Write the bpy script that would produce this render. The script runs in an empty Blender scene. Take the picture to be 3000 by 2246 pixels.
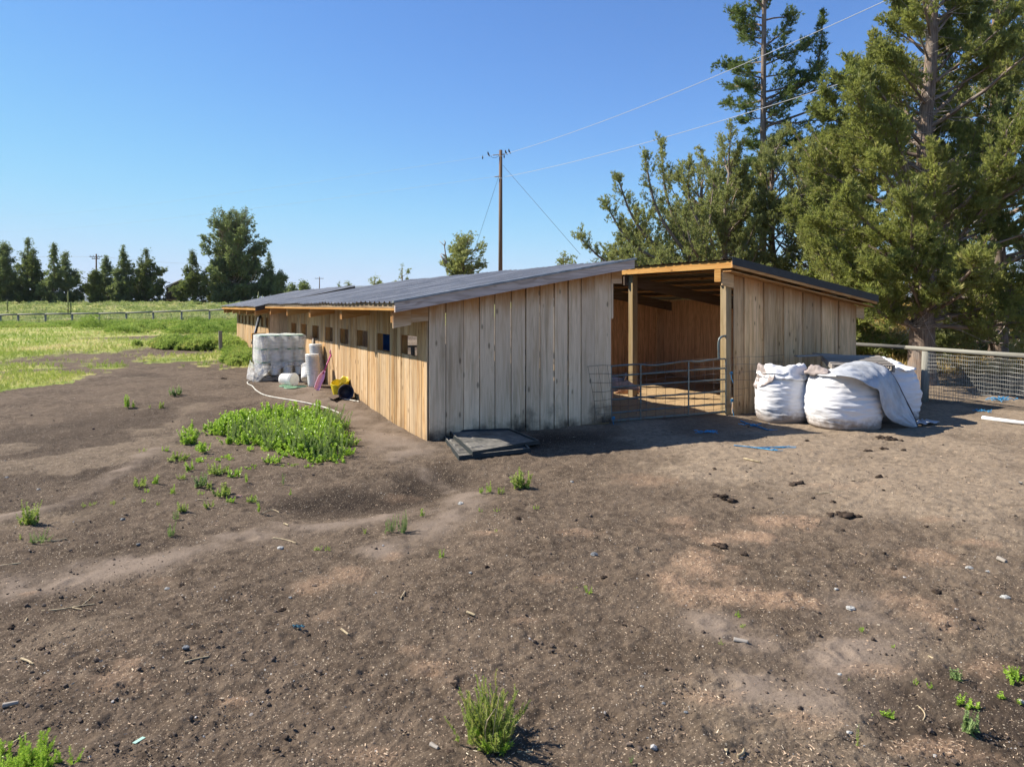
import bpy, math, random
import numpy as np
from mathutils import Vector, Matrix, noise as mnoise

# ------------------------------------------------------------------ camera, sky, sun, exposure
SC = bpy.context.scene
COL = SC.collection
FPX, HOR, CAMZ = 2079.0, 895.0, 2.08          # focal length in photo pixels, horizon row, eye height
cam_d = bpy.data.cameras.new("camera")
cam = bpy.data.objects.new("camera", cam_d)
COL.objects.link(cam)
cam.location = (0, 0, CAMZ)
cam.rotation_euler = (math.radians(90), 0, 0)
cam_d.sensor_width = 36.0
cam_d.lens = 36.0 * FPX / 3000.0
cam_d.shift_y = (HOR - 1123.0) / 3000.0
cam_d.clip_start = 0.1
cam_d.clip_end = 20000
SC.camera = cam

SUN_TO = Vector((-1.0007, 0.264, 1.0)).normalized()
SUN_EL = math.asin(SUN_TO.z)
world = bpy.data.worlds.new("World")
SC.world = world
world.use_nodes = True
wn = world.node_tree
wn.nodes.clear()
sky = wn.nodes.new("ShaderNodeTexSky")
sky.sky_type = 'NISHITA'
sky.sun_disc = False
sky.sun_elevation = SUN_EL
sky.sun_rotation = math.atan2(SUN_TO.x, SUN_TO.y)
sky.altitude = 900
sky.air_density = 0.6
sky.dust_density = 0.0
sky.ozone_density = 3.0
bg = wn.nodes.new("ShaderNodeBackground")
bg.inputs[1].default_value = 0.092
wo = wn.nodes.new("ShaderNodeOutputWorld")
# soft shoulder so the band of bright air at the horizon keeps its pale blue
sp = wn.nodes.new("ShaderNodeSeparateColor"); cb = wn.nodes.new("ShaderNodeCombineColor")
wn.links.new(sky.outputs[0], sp.inputs[0])
def wmath(op, a, b):
    m = wn.nodes.new("ShaderNodeMath"); m.operation = op
    for i, v in enumerate((a, b)):
        if isinstance(v, (int, float)): m.inputs[i].default_value = v
        else: wn.links.new(v, m.inputs[i])
    return m.outputs[0]
for i, (lim, tint) in enumerate(((2.9, .68), (3.6, .97), (4.6, 1.24))):
    c = wmath('MULTIPLY', sp.outputs[i], tint)
    wn.links.new(wmath('DIVIDE', c, wmath('POWER', wmath('ADD', wmath('POWER', wmath('DIVIDE', c, lim), 5.0), 1.0), 0.2)), cb.inputs[i])
wn.links.new(cb.outputs[0], bg.inputs[0])
wn.links.new(bg.outputs[0], wo.inputs[0])
sun_d = bpy.data.lights.new("sun", 'SUN')
sun_d.energy = 4.0
sun_d.angle = math.radians(0.5)
sun_d.color = (1.0, 0.93, 0.82)
sun = bpy.data.objects.new("sun", sun_d)
COL.objects.link(sun)
sun.rotation_euler = SUN_TO.to_track_quat('Z', 'Y').to_euler()
sun.location = (-20, 5, 30)
SC.view_settings.view_transform = 'Standard'
SC.view_settings.look = 'None'
SC.view_settings.exposure = 1.25
SC.view_settings.gamma = 1.0
SC.cycles.use_denoising = True
SC.cycles.denoiser = 'OPENIMAGEDENOISE'
SC.cycles.denoising_input_passes = 'RGB_ALBEDO_NORMAL'
SC.cycles.denoising_prefilter = 'ACCURATE'
SC.cycles.max_bounces = 6
SC.cycles.diffuse_bounces = 3
SC.cycles.transparent_max_bounces = 12

rng = np.random.default_rng(7)
R = random.Random(11)

# ------------------------------------------------------------------ noise and terrain
def _hash(ix, iy, s):
    h = (ix.astype(np.int64) * 374761393 + iy.astype(np.int64) * 668265263 + s * 974634777) & 0x7fffffff
    h = ((h ^ (h >> 13)) * 1274126177) & 0x7fffffff
    return ((h ^ (h >> 16)) & 0xffff) / 65535.0

def vnoise(x, y, s=0):
    ix, iy = np.floor(x), np.floor(y)
    fx, fy = x - ix, y - iy
    fx, fy = fx * fx * (3 - 2 * fx), fy * fy * (3 - 2 * fy)
    ix, iy = ix.astype(np.int64), iy.astype(np.int64)
    a, b = _hash(ix, iy, s), _hash(ix + 1, iy, s)
    c, d = _hash(ix, iy + 1, s), _hash(ix + 1, iy + 1, s)
    return (a + (b - a) * fx) * (1 - fy) + (c + (d - c) * fx) * fy

def fbm(x, y, s=0, o=4):
    t, a, n = 0, 0.5, 0
    for k in range(o):
        t = t + a * vnoise(x * 2 ** k, y * 2 ** k, s + k * 17)
        n += a
        a *= 0.5
    return t / n

def sst(a, b, x):
    t = np.clip((x - a) / (b - a), 0, 1)
    return t * t * (3 - 2 * t)

def terrain_broad(x, y):
    """Broad height of the ground (metres); arrays or numbers."""
    x = np.asarray(x, float); y = np.asarray(y, float)
    zl = np.interp(y, [0, 11.5, 14, 17, 22, 27, 60, 120, 300, 3000], [0, 0, .175, .27, .38, .5, .62, 2.3, 2.8, 9])
    zr = np.interp(y, [0, 19, 24, 40, 120, 300, 3000], [0, 0, .25, 2.1, 3.0, 3.4, 9])
    w = sst(2.0, -1.2, x + 0 * y)
    far = sst(40, 75, y)
    zl = zl - far * 0.0
    return zl * w + zr * (1 - w) + 0.4 * far * sst(-20, -45, x) * -1.0 * sst(110, 70, y)

def terrain(x, y):
    """Ground height with the uneven yard surface."""
    x = np.asarray(x, float); y = np.asarray(y, float)
    near = sst(30, 12, np.hypot(x, y))
    return terrain_broad(x, y) + near * ((fbm(x * .9, y * .9, 3, 5) - .5) * .09 + (fbm(x * 3.1, y * 3.1, 9, 4) - .5) * .04)

def T(x, y):
    return float(terrain(x, y))

def ray(px, py):
    return (px - 1500.0) / FPX, (HOR - py) / FPX

def W(px, py, Y):
    a, b = ray(px, py)
    return Vector((a * Y, Y, CAMZ + b * Y))

_G = {}
def G(px, py, dz=0.0):
    """Ground point seen at a photo pixel."""
    k = (px, py, dz)
    if k in _G: return _G[k].copy()
    a, b = ray(px, py)
    if py > 960:
        y = -CAMZ / b
        for _ in range(24):
            y = y * .35 + .65 * max(1.5, (T(a * y, y) + dz - CAMZ) / b)
    else:
        y = 10.0
        while y < 400:
            if CAMZ + b * y < T(a * y, y) + dz: break
            y *= 1.01
    _G[k] = Vector((a * y, y, T(a * y, y) + dz))
    return _G[k].copy()

# building axes: u runs along the long walls (away), v across the gables (to the right)
O = Vector((-1.29, 10.92, 0))
UX = Vector((-0.4695, 0.8829, 0)); VX = Vector((0.8829, 0.4695, 0)); ZX = Vector((0, 0, 1))
def P(u, v, z=0.0):
    return O + UX * u + VX * v + ZX * z

# ------------------------------------------------------------------ object helpers
def tag(o, label=None, cat=None, group=None, kind=None):
    if label: o['label'] = label
    if cat: o['category'] = cat
    if group: o['group'] = group
    if kind: o['kind'] = kind
    return o

def thing(name, label, cat, loc=(0, 0, 0), group=None):
    o = bpy.data.objects.new(name, None)
    COL.objects.link(o)
    o.location = loc
    o.empty_display_size = 0.2
    return tag(o, label, cat, group)

def link(name, me, parent=None):
    o = bpy.data.objects.new(name, me)
    COL.objects.link(o)
    if parent is not None:
        o.parent = parent
        top = parent
        off = Vector((0, 0, 0))
        while top is not None:
            off += top.location
            top = top.parent
        o.location = -off
    return o

def copy_tree(o, parent=None):
    c = o.copy(); COL.objects.link(c)
    if parent is not None: c.parent = parent
    for ch in list(o.children): copy_tree(ch, c)
    return c

FACES = [(0, 3, 2, 1), (4, 5, 6, 7), (0, 1, 5, 4), (1, 2, 6, 5), (2, 3, 7, 6), (3, 0, 4, 7)]

class MB:
    """Collects shapes for ONE mesh object; bco = grain coordinates, tone = (random, metres below top, metres above bottom)."""
    def __init__(s): s.V, s.F, s.B, s.T, s.S = [], [], [], [], []
    def add(s, vs, fs, bco=None, tone=None, smooth=False):
        n = len(s.V)
        s.V += [tuple(v) for v in vs]
        s.F += [tuple(i + n for i in f) for f in fs]
        s.S += [smooth] * len(fs)
        s.B += [tuple(b) for b in bco] if bco is not None else [tuple(v) for v in vs]
        s.T += tone if isinstance(tone, list) else [tone or (.5, 5, 5)] * len(vs)
    def hexa(s, c, along, across, rnd=None, top=None, bot=None):
        """8 corners, bottom ring then top ring; grain along a unit vector."""
        rnd = R.random() if rnd is None else rnd
        sd = R.random() * 40
        al, ac = Vector(along), Vector(across); th = al.cross(ac)
        B = [(Vector(p).dot(al) + sd, Vector(p).dot(ac) + sd * 3.3, Vector(p).dot(th) + sd * 1.7) for p in c]
        zt = max(p[2] for p in c) if top is None else top
        zb = min(p[2] for p in c) if bot is None else bot
        s.add(c, FACES, B, [(rnd, zt - p[2] if top is not None else 5, p[2] - zb if bot is not None else 5) for p in c])
    def beam(s, p0, p1, w, t, side=None, rnd=None):
        p0, p1 = Vector(p0), Vector(p1)
        d = (p1 - p0).normalized()
        sv = Vector(side) if side is not None else (Vector((0, 0, 1)) if abs(d.z) < .9 else Vector((1, 0, 0)))
        sv = (sv - d * sv.dot(d)).normalized()
        n = d.cross(sv)
        q = [(-1, -1), (1, -1), (1, 1), (-1, 1)]
        c = [p0 + sv * (a * w / 2) + n * (b * t / 2) for a, b in q] + [p1 + sv * (a * w / 2) + n * (b * t / 2) for a, b in q]
        s.hexa(c, d, sv, rnd)
    def tube(s, pts, r, sides=8, caps=True, rnd=.5):
        pts = [Vector(p) for p in pts]
        rs = r if isinstance(r, (list, tuple)) else [r] * len(pts)
        vs, bc = [], []
        prev = None; L = 0; sd = R.random() * 20
        for i, p in enumerate(pts):
            a = pts[max(i - 1, 0)]; b = pts[min(i + 1, len(pts) - 1)]
            d = (b - a).normalized()
            if prev is None:
                x = d.cross(Vector((0, 0, 1)))
                if x.length < .1: x = d.cross(Vector((1, 0, 0)))
            else:
                x = prev - d * prev.dot(d)
            x.normalize(); prev = x; y = d.cross(x)
            if i: L += (p - pts[i - 1]).length
            for k in range(sides):
                t = 2 * math.pi * k / sides
                vs.append(p + (x * math.cos(t) + y * math.sin(t)) * rs[i])
                bc.append((L + sd, rs[i] * math.cos(t) * 2 + sd, rs[i] * math.sin(t) * 2))
        fs = []
        for i in range(len(pts) - 1):
            for k in range(sides):
                fs.append((i * sides + k, i * sides + (k + 1) % sides, (i + 1) * sides + (k + 1) % sides, (i + 1) * sides + k))
        s.add(vs, fs, bc, (rnd, 5, 5), True)
        if caps:
            n = len(s.V) - len(vs)
            s.F.append(tuple(n + k for k in reversed(range(sides)))); s.S.append(False)
            s.F.append(tuple(n + (len(pts) - 1) * sides + k for k in range(sides))); s.S.append(False)
    def lathe(s, prof, origin, axis=(0, 0, 1), sides=28, rnd=.5, capa=False, capb=False):
        ax = Vector(axis).normalized()
        x = ax.cross(Vector((0, 0, 1)))
        if x.length < .05: x = Vector((1, 0, 0))
        x.normalize(); y = ax.cross(x); o = Vector(origin)
        vs, bc = [], []
        for r, h in prof:
            for k in range(sides):
                t = 2 * math.pi * k / sides
                vs.append(o + ax * h + (x * math.cos(t) + y * math.sin(t)) * r)
                bc.append((h, r * math.cos(t), r * math.sin(t)))
        fs = [(i * sides + k, i * sides + (k + 1) % sides, (i + 1) * sides + (k + 1) % sides, (i + 1) * sides + k)
              for i in range(len(prof) - 1) for k in range(sides)]
        s.add(vs, fs, bc, (rnd, 5, 5), True)
        n = len(s.V) - len(vs)
        if capa: s.F.append(tuple(n + k for k in reversed(range(sides)))); s.S.append(False)
        if capb: s.F.append(tuple(n + (len(prof) - 1) * sides + k for k in range(sides))); s.S.append(False)
    def grid(s, rows, rnd=.5, smooth=True):
        m, n = len(rows), len(rows[0])
        vs = [p for r in rows for p in r]
        fs = [(i * n + j, i * n + j + 1, (i + 1) * n + j + 1, (i + 1) * n + j) for i in range(m - 1) for j in range(n - 1)]
        s.add(vs, fs, None, (rnd, 5, 5), smooth)
    def mesh(s, name, mats):
        me = bpy.data.meshes.new(name)
        me.from_pydata(s.V, [], s.F)
        me.polygons.foreach_set('use_smooth', s.S)
        a = me.attributes.new('bco', 'FLOAT_VECTOR', 'POINT')
        a.data.foreach_set('vector', np.array(s.B, np.float32).ravel())
        a = me.attributes.new('tone', 'FLOAT_VECTOR', 'POINT')
        a.data.foreach_set('vector', np.array(s.T, np.float32).ravel())
        for m in (mats if isinstance(mats, (list, tuple)) else [mats]): me.materials.append(m)
        me.update()
        return me
    def build(s, name, mats, parent=None):
        return link(name, s.mesh(name, mats), parent)

def npmesh(name, V, F, mat, attrs=None, smooth=False):
    V = np.ascontiguousarray(V, np.float32).reshape(-1, 3)
    F = np.ascontiguousarray(F, np.int32)
    me = bpy.data.meshes.new(name)
    me.vertices.add(len(V)); me.vertices.foreach_set('co', V.ravel())
    k = F.shape[1]
    me.loops.add(F.size); me.loops.foreach_set('vertex_index', F.ravel())
    me.polygons.add(len(F)); me.polygons.foreach_set('loop_start', np.arange(0, F.size, k, dtype=np.int32))
    me.polygons.foreach_set('use_smooth', np.full(len(F), smooth))
    for an, arr in (attrs or {}).items():
        arr = np.ascontiguousarray(arr, np.float32)
        if arr.ndim == 1:
            me.attributes.new(an, 'FLOAT', 'POINT').data.foreach_set('value', arr)
        elif arr.shape[1] == 3:
            me.attributes.new(an, 'FLOAT_VECTOR', 'POINT').data.foreach_set('vector', arr.ravel())
        else:
            me.attributes.new(an, 'FLOAT_COLOR', 'POINT').data.foreach_set('color', arr.ravel())
    me.materials.append(mat)
    me.update(calc_edges=True)
    return me

# ------------------------------------------------------------------ node helpers
class NT:
    def __init__(s, name):
        s.m = bpy.data.materials.new(name); s.m.use_nodes = True
        s.t = s.m.node_tree; s.t.nodes.clear()
        s.out = s.t.nodes.new('ShaderNodeOutputMaterial')
    def n(s, t): return s.t.nodes.new(t)
    def put(s, sock, v):
        if v is None: return
        if isinstance(v, bpy.types.NodeSocket): s.t.links.new(v, sock)
        elif isinstance(v, (tuple, list)) and len(v) == 3 and sock.type == 'RGBA': sock.default_value = (*v, 1)
        else: sock.default_value = v
    def attr(s, name, out=1):
        a = s.n('ShaderNodeAttribute'); a.attribute_name = name
        return a.outputs[{0: 'Color', 1: 'Vector', 2: 'Fac'}[out]]
    def sep(s, v):
        a = s.n('ShaderNodeSeparateXYZ'); s.put(a.inputs[0], v); return a.outputs
    def math(s, op, a, b=None, c=None, clamp=False):
        m = s.n('ShaderNodeMath'); m.operation = op; m.use_clamp = clamp
        s.put(m.inputs[0], a)
        if b is not None: s.put(m.inputs[1], b)
        if c is not None: s.put(m.inputs[2], c)
        return m.outputs[0]
    def mix(s, f, a, b, mode='MIX'):
        m = s.n('ShaderNodeMix'); m.data_type = 'RGBA'; m.blend_type = mode; m.clamp_factor = True
        s.put(m.inputs[0], f); s.put(m.inputs[6], a); s.put(m.inputs[7], b)
        return m.outputs[2]
    def mapr(s, v, a, b, c=0.0, d=1.0, smooth=True):
        m = s.n('ShaderNodeMapRange'); m.interpolation_type = 'SMOOTHSTEP' if smooth else 'LINEAR'
        s.put(m.inputs[0], v)
        for i, q in enumerate((a, b, c, d)): s.put(m.inputs[1 + i], q)
        return m.outputs[0]
    def scale(s, v, sc, off=(0, 0, 0)):
        m = s.n('ShaderNodeMapping'); s.put(m.inputs[0], v); m.inputs[3].default_value = sc; m.inputs[1].default_value = off
        return m.outputs[0]
    def noise(s, v, sc=1.0, det=4, rough=.55, dist=0.0, col=False):
        m = s.n('ShaderNodeTexNoise'); s.put(m.inputs['Vector'], v)
        m.inputs['Scale'].default_value = sc; m.inputs['Detail'].default_value = det
        m.inputs['Roughness'].default_value = rough; m.inputs['Distortion'].default_value = dist
        return m.outputs[1 if col else 0]
    def voro(s, v, sc, feature='F1', rand=1.0):
        m = s.n('ShaderNodeTexVoronoi'); m.feature = feature; s.put(m.inputs['Vector'], v)
        m.inputs['Scale'].default_value = sc; m.inputs['Randomness'].default_value = rand
        return m
    def pos(s): return s.n('ShaderNodeNewGeometry').outputs['Position']
    def bump(s, h, st=.5, dist=.01, nrm=None):
        m = s.n('ShaderNodeBump'); s.put(m.inputs['Strength'], st); m.inputs['Distance'].default_value = dist
        s.put(m.inputs['Height'], h); s.put(m.inputs['Normal'], nrm)
        return m.outputs[0]
    def bsdf(s, col, rough=.8, nrm=None, metal=0.0, spec=.3, **kw):
        b = s.n('ShaderNodeBsdfPrincipled')
        s.put(b.inputs['Base Color'], col); s.put(b.inputs['Roughness'], rough); s.put(b.inputs['Metallic'], metal)
        s.put(b.inputs['Specular IOR Level'], spec); s.put(b.inputs['Normal'], nrm)
        for k, v in kw.items(): s.put(b.inputs[k], v)
        return b.outputs[0]
    def done(s, sh): s.t.links.new(sh, s.out.inputs[0]); return s.m

# ------------------------------------------------------------------ materials
def wood(name, light, dark, honey=(.36, .17, .06), honey_amt=0.0, stain_amt=0.0, knots=1.0, ring=.5, grey=0.0, greyc=(.30, .28, .26), var=(.72, 1.15), rough=.85, hz=.5, streak=0.0):
    t = NT(name)
    b = t.attr('bco'); tn = t.sep(t.attr('tone'))
    fine = t.noise(t.scale(b, (3, 95, 95)), 1.0, 3, .6)
    mid = t.noise(t.scale(b, (.9, 16, 16)), 1.0, 4, .6, .4)
    warp = t.noise(t.scale(b, (.55, 3.2, 3.2)), 1.0, 2, .5)
    rings = t.math('SINE', t.math('MULTIPLY', warp, 85.0))
    rings = t.mapr(rings, -.2, 1.0)
    f = t.math('ADD', t.math('MULTIPLY', t.mapr(fine, .35, .7), .5), t.math('MULTIPLY', t.mapr(mid, .38, .66), .6))
    f = t.math('ADD', f, t.math('MULTIPLY', rings, ring * .55), clamp=True)
    c = t.mix(f, light, dark)
    if grey:
        g = t.noise(t.scale(b, (.5, 4.5, 4.5), (3, 7, 1)), 1.0, 4, .6)
        c = t.mix(t.math('MULTIPLY', t.mapr(g, .35, .65), grey), c, greyc)
    if streak:
        st = t.noise(t.scale(b, (.35, 7, 7), (5, 1, 8)), 1.0, 4, .65)
        c = t.mix(t.math('MULTIPLY', t.mapr(st, .52, .70), streak), c, tuple(x * .48 for x in dark))
    if honey_amt:
        hn = t.noise(t.scale(b, (1.6, 9, 9), (9, 2, 5)), 1.0, 4, .6)
        d = t.math('ADD', tn[1], t.math('MULTIPLY', t.math('SUBTRACT', hn, .5), .5))
        c = t.mix(t.math('MULTIPLY', t.mapr(d, .02, hz, 1.0, 0.0), honey_amt), c, t.mix(fine, honey, tuple(x * .55 for x in honey)))
    if stain_amt:
        sn = t.noise(t.pos(), 2.1, 5, .65)
        d = t.math('ADD', tn[2], t.math('MULTIPLY', t.math('SUBTRACT', sn, .62), -1.3))
        c = t.mix(t.math('MULTIPLY', t.mapr(d, .0, .55, 1.0, 0.0), stain_amt), c, (.055, .045, .036))
    if knots:
        v = t.voro(t.scale(b, (2.6, 6.5, .3)), 1.0, 'F1', 1.0)
        keep = t.math('GREATER_THAN', t.sep(v.outputs['Color'])[0], 1 - .6 * knots)
        k = t.math('MULTIPLY', t.mapr(v.outputs['Distance'], .06, .18, 1.0, 0.0), keep)
        c = t.mix(t.math('MULTIPLY', k, .8), c, tuple(x * .32 for x in dark))
    br = t.mapr(tn[0], 0, 1, var[0], var[1], False)
    vm = t.n('ShaderNodeVectorMath'); vm.operation = 'SCALE'
    t.put(vm.inputs[0], c); t.put(vm.inputs['Scale'], br)
    nrm = t.bump(f, .35, .004)
    return t.done(t.bsdf(vm.outputs[0], rough, nrm, spec=.15))

def leafmat(name, c1, c2, c3=None, trans=.35, rough=.55):
    t = NT(name)
    tone = t.attr('tone', 2)
    c = t.mix(t.mapr(tone, 0, .7, 0, 1, False), c1, c2)
    if c3: c = t.mix(t.mapr(tone, .86, .98), c, c3)
    d = t.bsdf(c, rough, spec=.25)
    tr = t.n('ShaderNodeBsdfTranslucent'); t.put(tr.inputs[0], t.mix(.35, c, (.30, .38, .05), 'MIX'))
    m = t.n('ShaderNodeMixShader'); m.inputs[0].default_value = trans
    t.t.links.new(d, m.inputs[1]); t.t.links.new(tr.outputs[0], m.inputs[2])
    return t.done(m.outputs[0])

def plain(name, col, rough=.6, metal=0.0, spec=.4, nscale=6.0, var=.25, bump=.0, col2=None):
    t = NT(name)
    p = t.pos()
    n = t.noise(p, nscale, 5, .6)
    c2 = col2 or tuple(x * (1 - var * 1.6) for x in col)
    c = t.mix(t.mapr(n, .35, .7), col, c2)
    nrm = t.bump(t.noise(p, nscale * 6, 4, .6), bump, .01) if bump else None
    return t.done(t.bsdf(c, rough, nrm, metal, spec))

M = {}
M['gable'] = wood('weathered_gable_wood', (.92, .72, .49), (.64, .455, .275), (.58, .26, .075), .9, 1.0, 1.0, .4, .5, (.80, .61, .42), (.84, 1.06), streak=.5)
M['side'] = wood('sunny_side_wood', (.62, .41, .20), (.35, .185, .07), (.42, .21, .07), .6, .35, .8, .5, .45, (.56, .47, .34), (.72, 1.10), hz=.7, streak=.45)
M['rightw'] = wood('brown_batten_wood', (.86, .58, .31), (.52, .32, .145), (.48, .22, .075), .85, .5, 1.1, .35, .25, (.56, .45, .33), (.74, 1.08), streak=.5)
M['fascia'] = wood('grey_fascia_wood', (.66, .55, .47), (.40, .31, .25), knots=.6, ring=1.0, grey=.4, greyc=(.60, .51, .45), var=(.9, 1.1))
M['orange'] = wood('orange_fascia_wood', (.52, .29, .09), (.40, .19, .05), knots=.4, ring=.5, var=(.85, 1.1))
M['rafter'] = wood('rafter_wood', (.62, .36, .15), (.42, .20, .07), knots=.5, ring=.6, var=(.8, 1.1))
M['post'] = wood('treated_post_wood', (.40, .29, .15), (.27, .19, .08), knots=.5, ring=.4, grey=.2)
M['ply'] = wood('rubbed_plywood', (.78, .47, .26), (.44, .25, .13), stain_amt=.5, knots=.2, ring=.5, var=(.8, 1.1))
M['greywood'] = wood('grey_pallet_wood', (.40, .36, .31), (.24, .205, .17), knots=.5, ring=.5, grey=.4)
M['fence'] = wood('grey_fence_wood', (.33, .315, .265), (.19, .18, .145), knots=.4, ring=.5, grey=.5, greyc=(.29, .29, .255))
M['pole'] = wood('brown_pole_wood', (.22, .145, .095), (.13, .08, .05), knots=.2, ring=.3)

t = NT('weathered_roof_metal')
b = t.attr('bco')
n1 = t.noise(t.scale(b, (.8, 14, 1)), 1.0, 5, .65); n2 = t.noise(b, 5.0, 5, .7)
c = t.mix(t.mapr(n1, .4, .7), (.20, .205, .215), (.40, .40, .40))
c = t.mix(t.math('MULTIPLY', t.mapr(n2, .55, .75), .6), c, (.38, .37, .36))
M['roof'] = t.done(t.bsdf(c, t.mapr(n2, .3, .7, .38, .6), t.bump(n2, .12, .01), 0.35, .5))
M['blacktrim'] = plain('black_metal_trim', (.022, .024, .027), .5, 0, .4, 8, .2)
t = NT('galvanised_gate_steel')
p = t.pos(); n = t.noise(p, 14, 5, .7)
c = t.mix(t.mapr(n, .5, .68), (.15, .18, .17), (.17, .10, .06))
M['gate'] = t.done(t.bsdf(c, .5, None, .35, .4))
t = NT('rusty_panel_wire'); c = t.mix(t.mapr(t.noise(t.pos(), 7, 4, .6), .4, .6), (.17, .15, .135), (.16, .075, .04))
M['wire'] = t.done(t.bsdf(c, .6, None, .3, .4))
M['fencewire'] = plain('galvanised_fence_wire', (.42, .41, .37), .45, .4, .4, 5, .2)
M['alu'] = plain('aluminium_cable', (.42, .43, .45), .6, 0, .2, 1, .05)
M['darksteel'] = plain('dark_steel', (.06, .065, .075), .5, .3, .4, 20, .2)
M['birdgrey'] = plain('bird_grey', (.075, .075, .085), .8, 0, .2, 20, .2)
t = NT('woven_bag_white')
p = t.pos()
n = t.noise(t.scale(p, (2.2, 2.2, 26)), 1.0, 5, .62, .9)
dirt = t.mapr(t.math('ADD', t.sep(p)[2], t.math('MULTIPLY', t.math('SUBTRACT', t.noise(p, 9, 4, .6), .5), .32)), .05, .24, 1.0, 0.0)
c = t.mix(t.math('MULTIPLY', dirt, .85), (.72, .71, .71), (.20, .15, .11))
c = t.mix(t.math('MULTIPLY', t.mapr(t.noise(p, 2.4, 4, .6), .5, .7), .25), c, (.58, .55, .53))
weave = t.noise(p, 160, 2, .5)
M['bag'] = t.done(t.bsdf(c, .6, t.bump(n, .55, .02, t.bump(weave, .15, .002)), spec=.3))
M['bagedge'] = plain('bag_skirt_brown', (.36, .30, .275), .7, 0, .3, 5, .3, .4)
t = NT('grey_white_tarp')
p = t.pos(); n = t.noise(p, 5.5, 5, .6, .8)
c = t.mix(t.mapr(t.noise(p, 3, 4, .6), .4, .7), (.44, .455, .48), (.29, .30, .32))
M['tarp'] = t.done(t.bsdf(c, .45, t.bump(n, .6, .03), spec=.4))
t = NT('white_bucket_plastic')
c = t.mix(t.mapr(t.noise(t.pos(), 9, 4, .6), .55, .75), (.93, .93, .91), (.82, .81, .78))
d = t.bsdf(c, .38, None, 0, .5)
tr = t.n('ShaderNodeBsdfTranslucent'); t.put(tr.inputs[0], (.92, .88, .80))
m = t.n('ShaderNodeMixShader'); m.inputs[0].default_value = .35
t.t.links.new(d, m.inputs[1]); t.t.links.new(tr.outputs[0], m.inputs[2])
M['bucket'] = t.done(m.outputs[0])
M['lid'] = plain('green_lid_plastic', (.16, .30, .17), .45, 0, .4, 10, .2)
M['label'] = plain('bucket_label_ink', (.42, .46, .54), .6, 0, .3, 60, .6, 0, (.80, .80, .82))
t = NT('stretch_wrap_film')
p = t.pos(); n = t.noise(t.scale(p, (3, 3, 16)), 1.0, 3, .5, .4)
tr = t.n('ShaderNodeBsdfTransparent')
d0 = t.bsdf((.94, .94, .93), .3, t.bump(n, .18, .02), spec=.5)
tl = t.n('ShaderNodeBsdfTranslucent'); t.put(tl.inputs[0], (.95, .93, .88))
mm = t.n('ShaderNodeMixShader'); mm.inputs[0].default_value = .5
t.t.links.new(d0, mm.inputs[1]); t.t.links.new(tl.outputs[0], mm.inputs[2]); d = mm.outputs[0]
m = t.n('ShaderNodeMixShader'); t.put(m.inputs[0], t.mapr(n, .3, .75, .34, .72))
t.t.links.new(tr.outputs[0], m.inputs[1]); t.t.links.new(d, m.inputs[2])
M['film'] = t.done(m.outputs[0])
M['pink'] = plain('pink_plastic', (.86, .46, .74), .4, 0, .5, 8, .12)
M['magenta'] = plain('magenta_handle', (.42, .06, .20), .45, 0, .4, 8, .15)
M['yellow'] = plain('yellow_plastic', (.80, .62, .02), .42, 0, .4, 7, .3)
M['navy'] = plain('navy_bucket_plastic', (.045, .05, .095), .5, 0, .4, 8, .25)
M['blue'] = plain('blue_drum_plastic', (.02, .12, .42), .4, 0, .4, 5, .2)
M['twine'] = plain('blue_twine', (.07, .32, .58), .7, 0, .2, 30, .3)
M['teal'] = plain('teal_scrap', (.05, .16, .22), .7, 0, .2, 30, .3)
M['hose'] = plain('pale_hose', (.60, .56, .47), .5, 0, .4, 9, .3)
M['pvc'] = plain('white_pipe', (.80, .80, .78), .4, 0, .4, 5, .12)
t = NT('dusty_black_tray')
p = t.pos(); nz = t.sep(t.n('ShaderNodeNewGeometry').outputs['Normal'])[2]
f = t.math('MULTIPLY', t.mapr(nz, .55, .9), t.mapr(t.noise(p, 3.2, 6, .65), .3, .62, .35, 1.0))
c = t.mix(f, (.016, .02, .02), t.mix(t.mapr(t.noise(p, 14, 4, .6), .4, .65), (.20, .185, .16), (.12, .115, .105)))
M['tray'] = t.done(t.bsdf(c, .6, None, 0, .3))
t = NT('pig_skin')
p = t.pos(); n = t.noise(p, 5, 5, .65)
c = t.mix(t.mapr(n, .40, .62), (.52, .34, .28), (.27, .225, .20))
M['pig'] = t.done(t.bsdf(c, .7, t.bump(t.noise(p, 60, 3, .6), .3, .01), spec=.2))
M['piglet'] = plain('pink_pig_skin', (.55, .32, .20), .7, 0, .2, 9, .3)
M['stone'] = plain('pale_stone', (.46, .45, .42), .8, 0, .2, 25, .35, .6)
M['darkstone'] = plain('grey_stone', (.22, .23, .24), .8, 0, .2, 25, .35, .6)
M['stick'] = plain('pale_stick', (.50, .40, .25), .8, 0, .2, 20, .35)
M['clod'] = plain('dark_dirt_clod', (.075, .055, .042), .95, 0, .05, 12, .4, .8)
t = NT('juniper_bark')
b = t.attr('bco'); n = t.noise(t.scale(b, (1.6, 22, 22)), 1.0, 5, .65, .5)
c = t.mix(t.mapr(n, .35, .68), (.36, .27, .205), (.10, .072, .055))
c = t.mix(t.math('MULTIPLY', t.mapr(t.noise(b, 2.5, 3, .6), .45, .65), .55), c, (.30, .27, .245))
M['bark'] = t.done(t.bsdf(c, .9, t.bump(n, .9, .035), spec=.1))
M['twig'] = plain('bare_twig_grey', (.50, .43, .38), .85, 0, .1, 12, .3)
M['jun'] = leafmat('juniper_foliage', (.15, .18, .06), (.33, .335, .10), (.46, .41, .15), .5)
M['junb'] = leafmat('bluish_juniper_foliage', (.145, .18, .08), (.31, .325, .135), (.44, .40, .18), .5)
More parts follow.
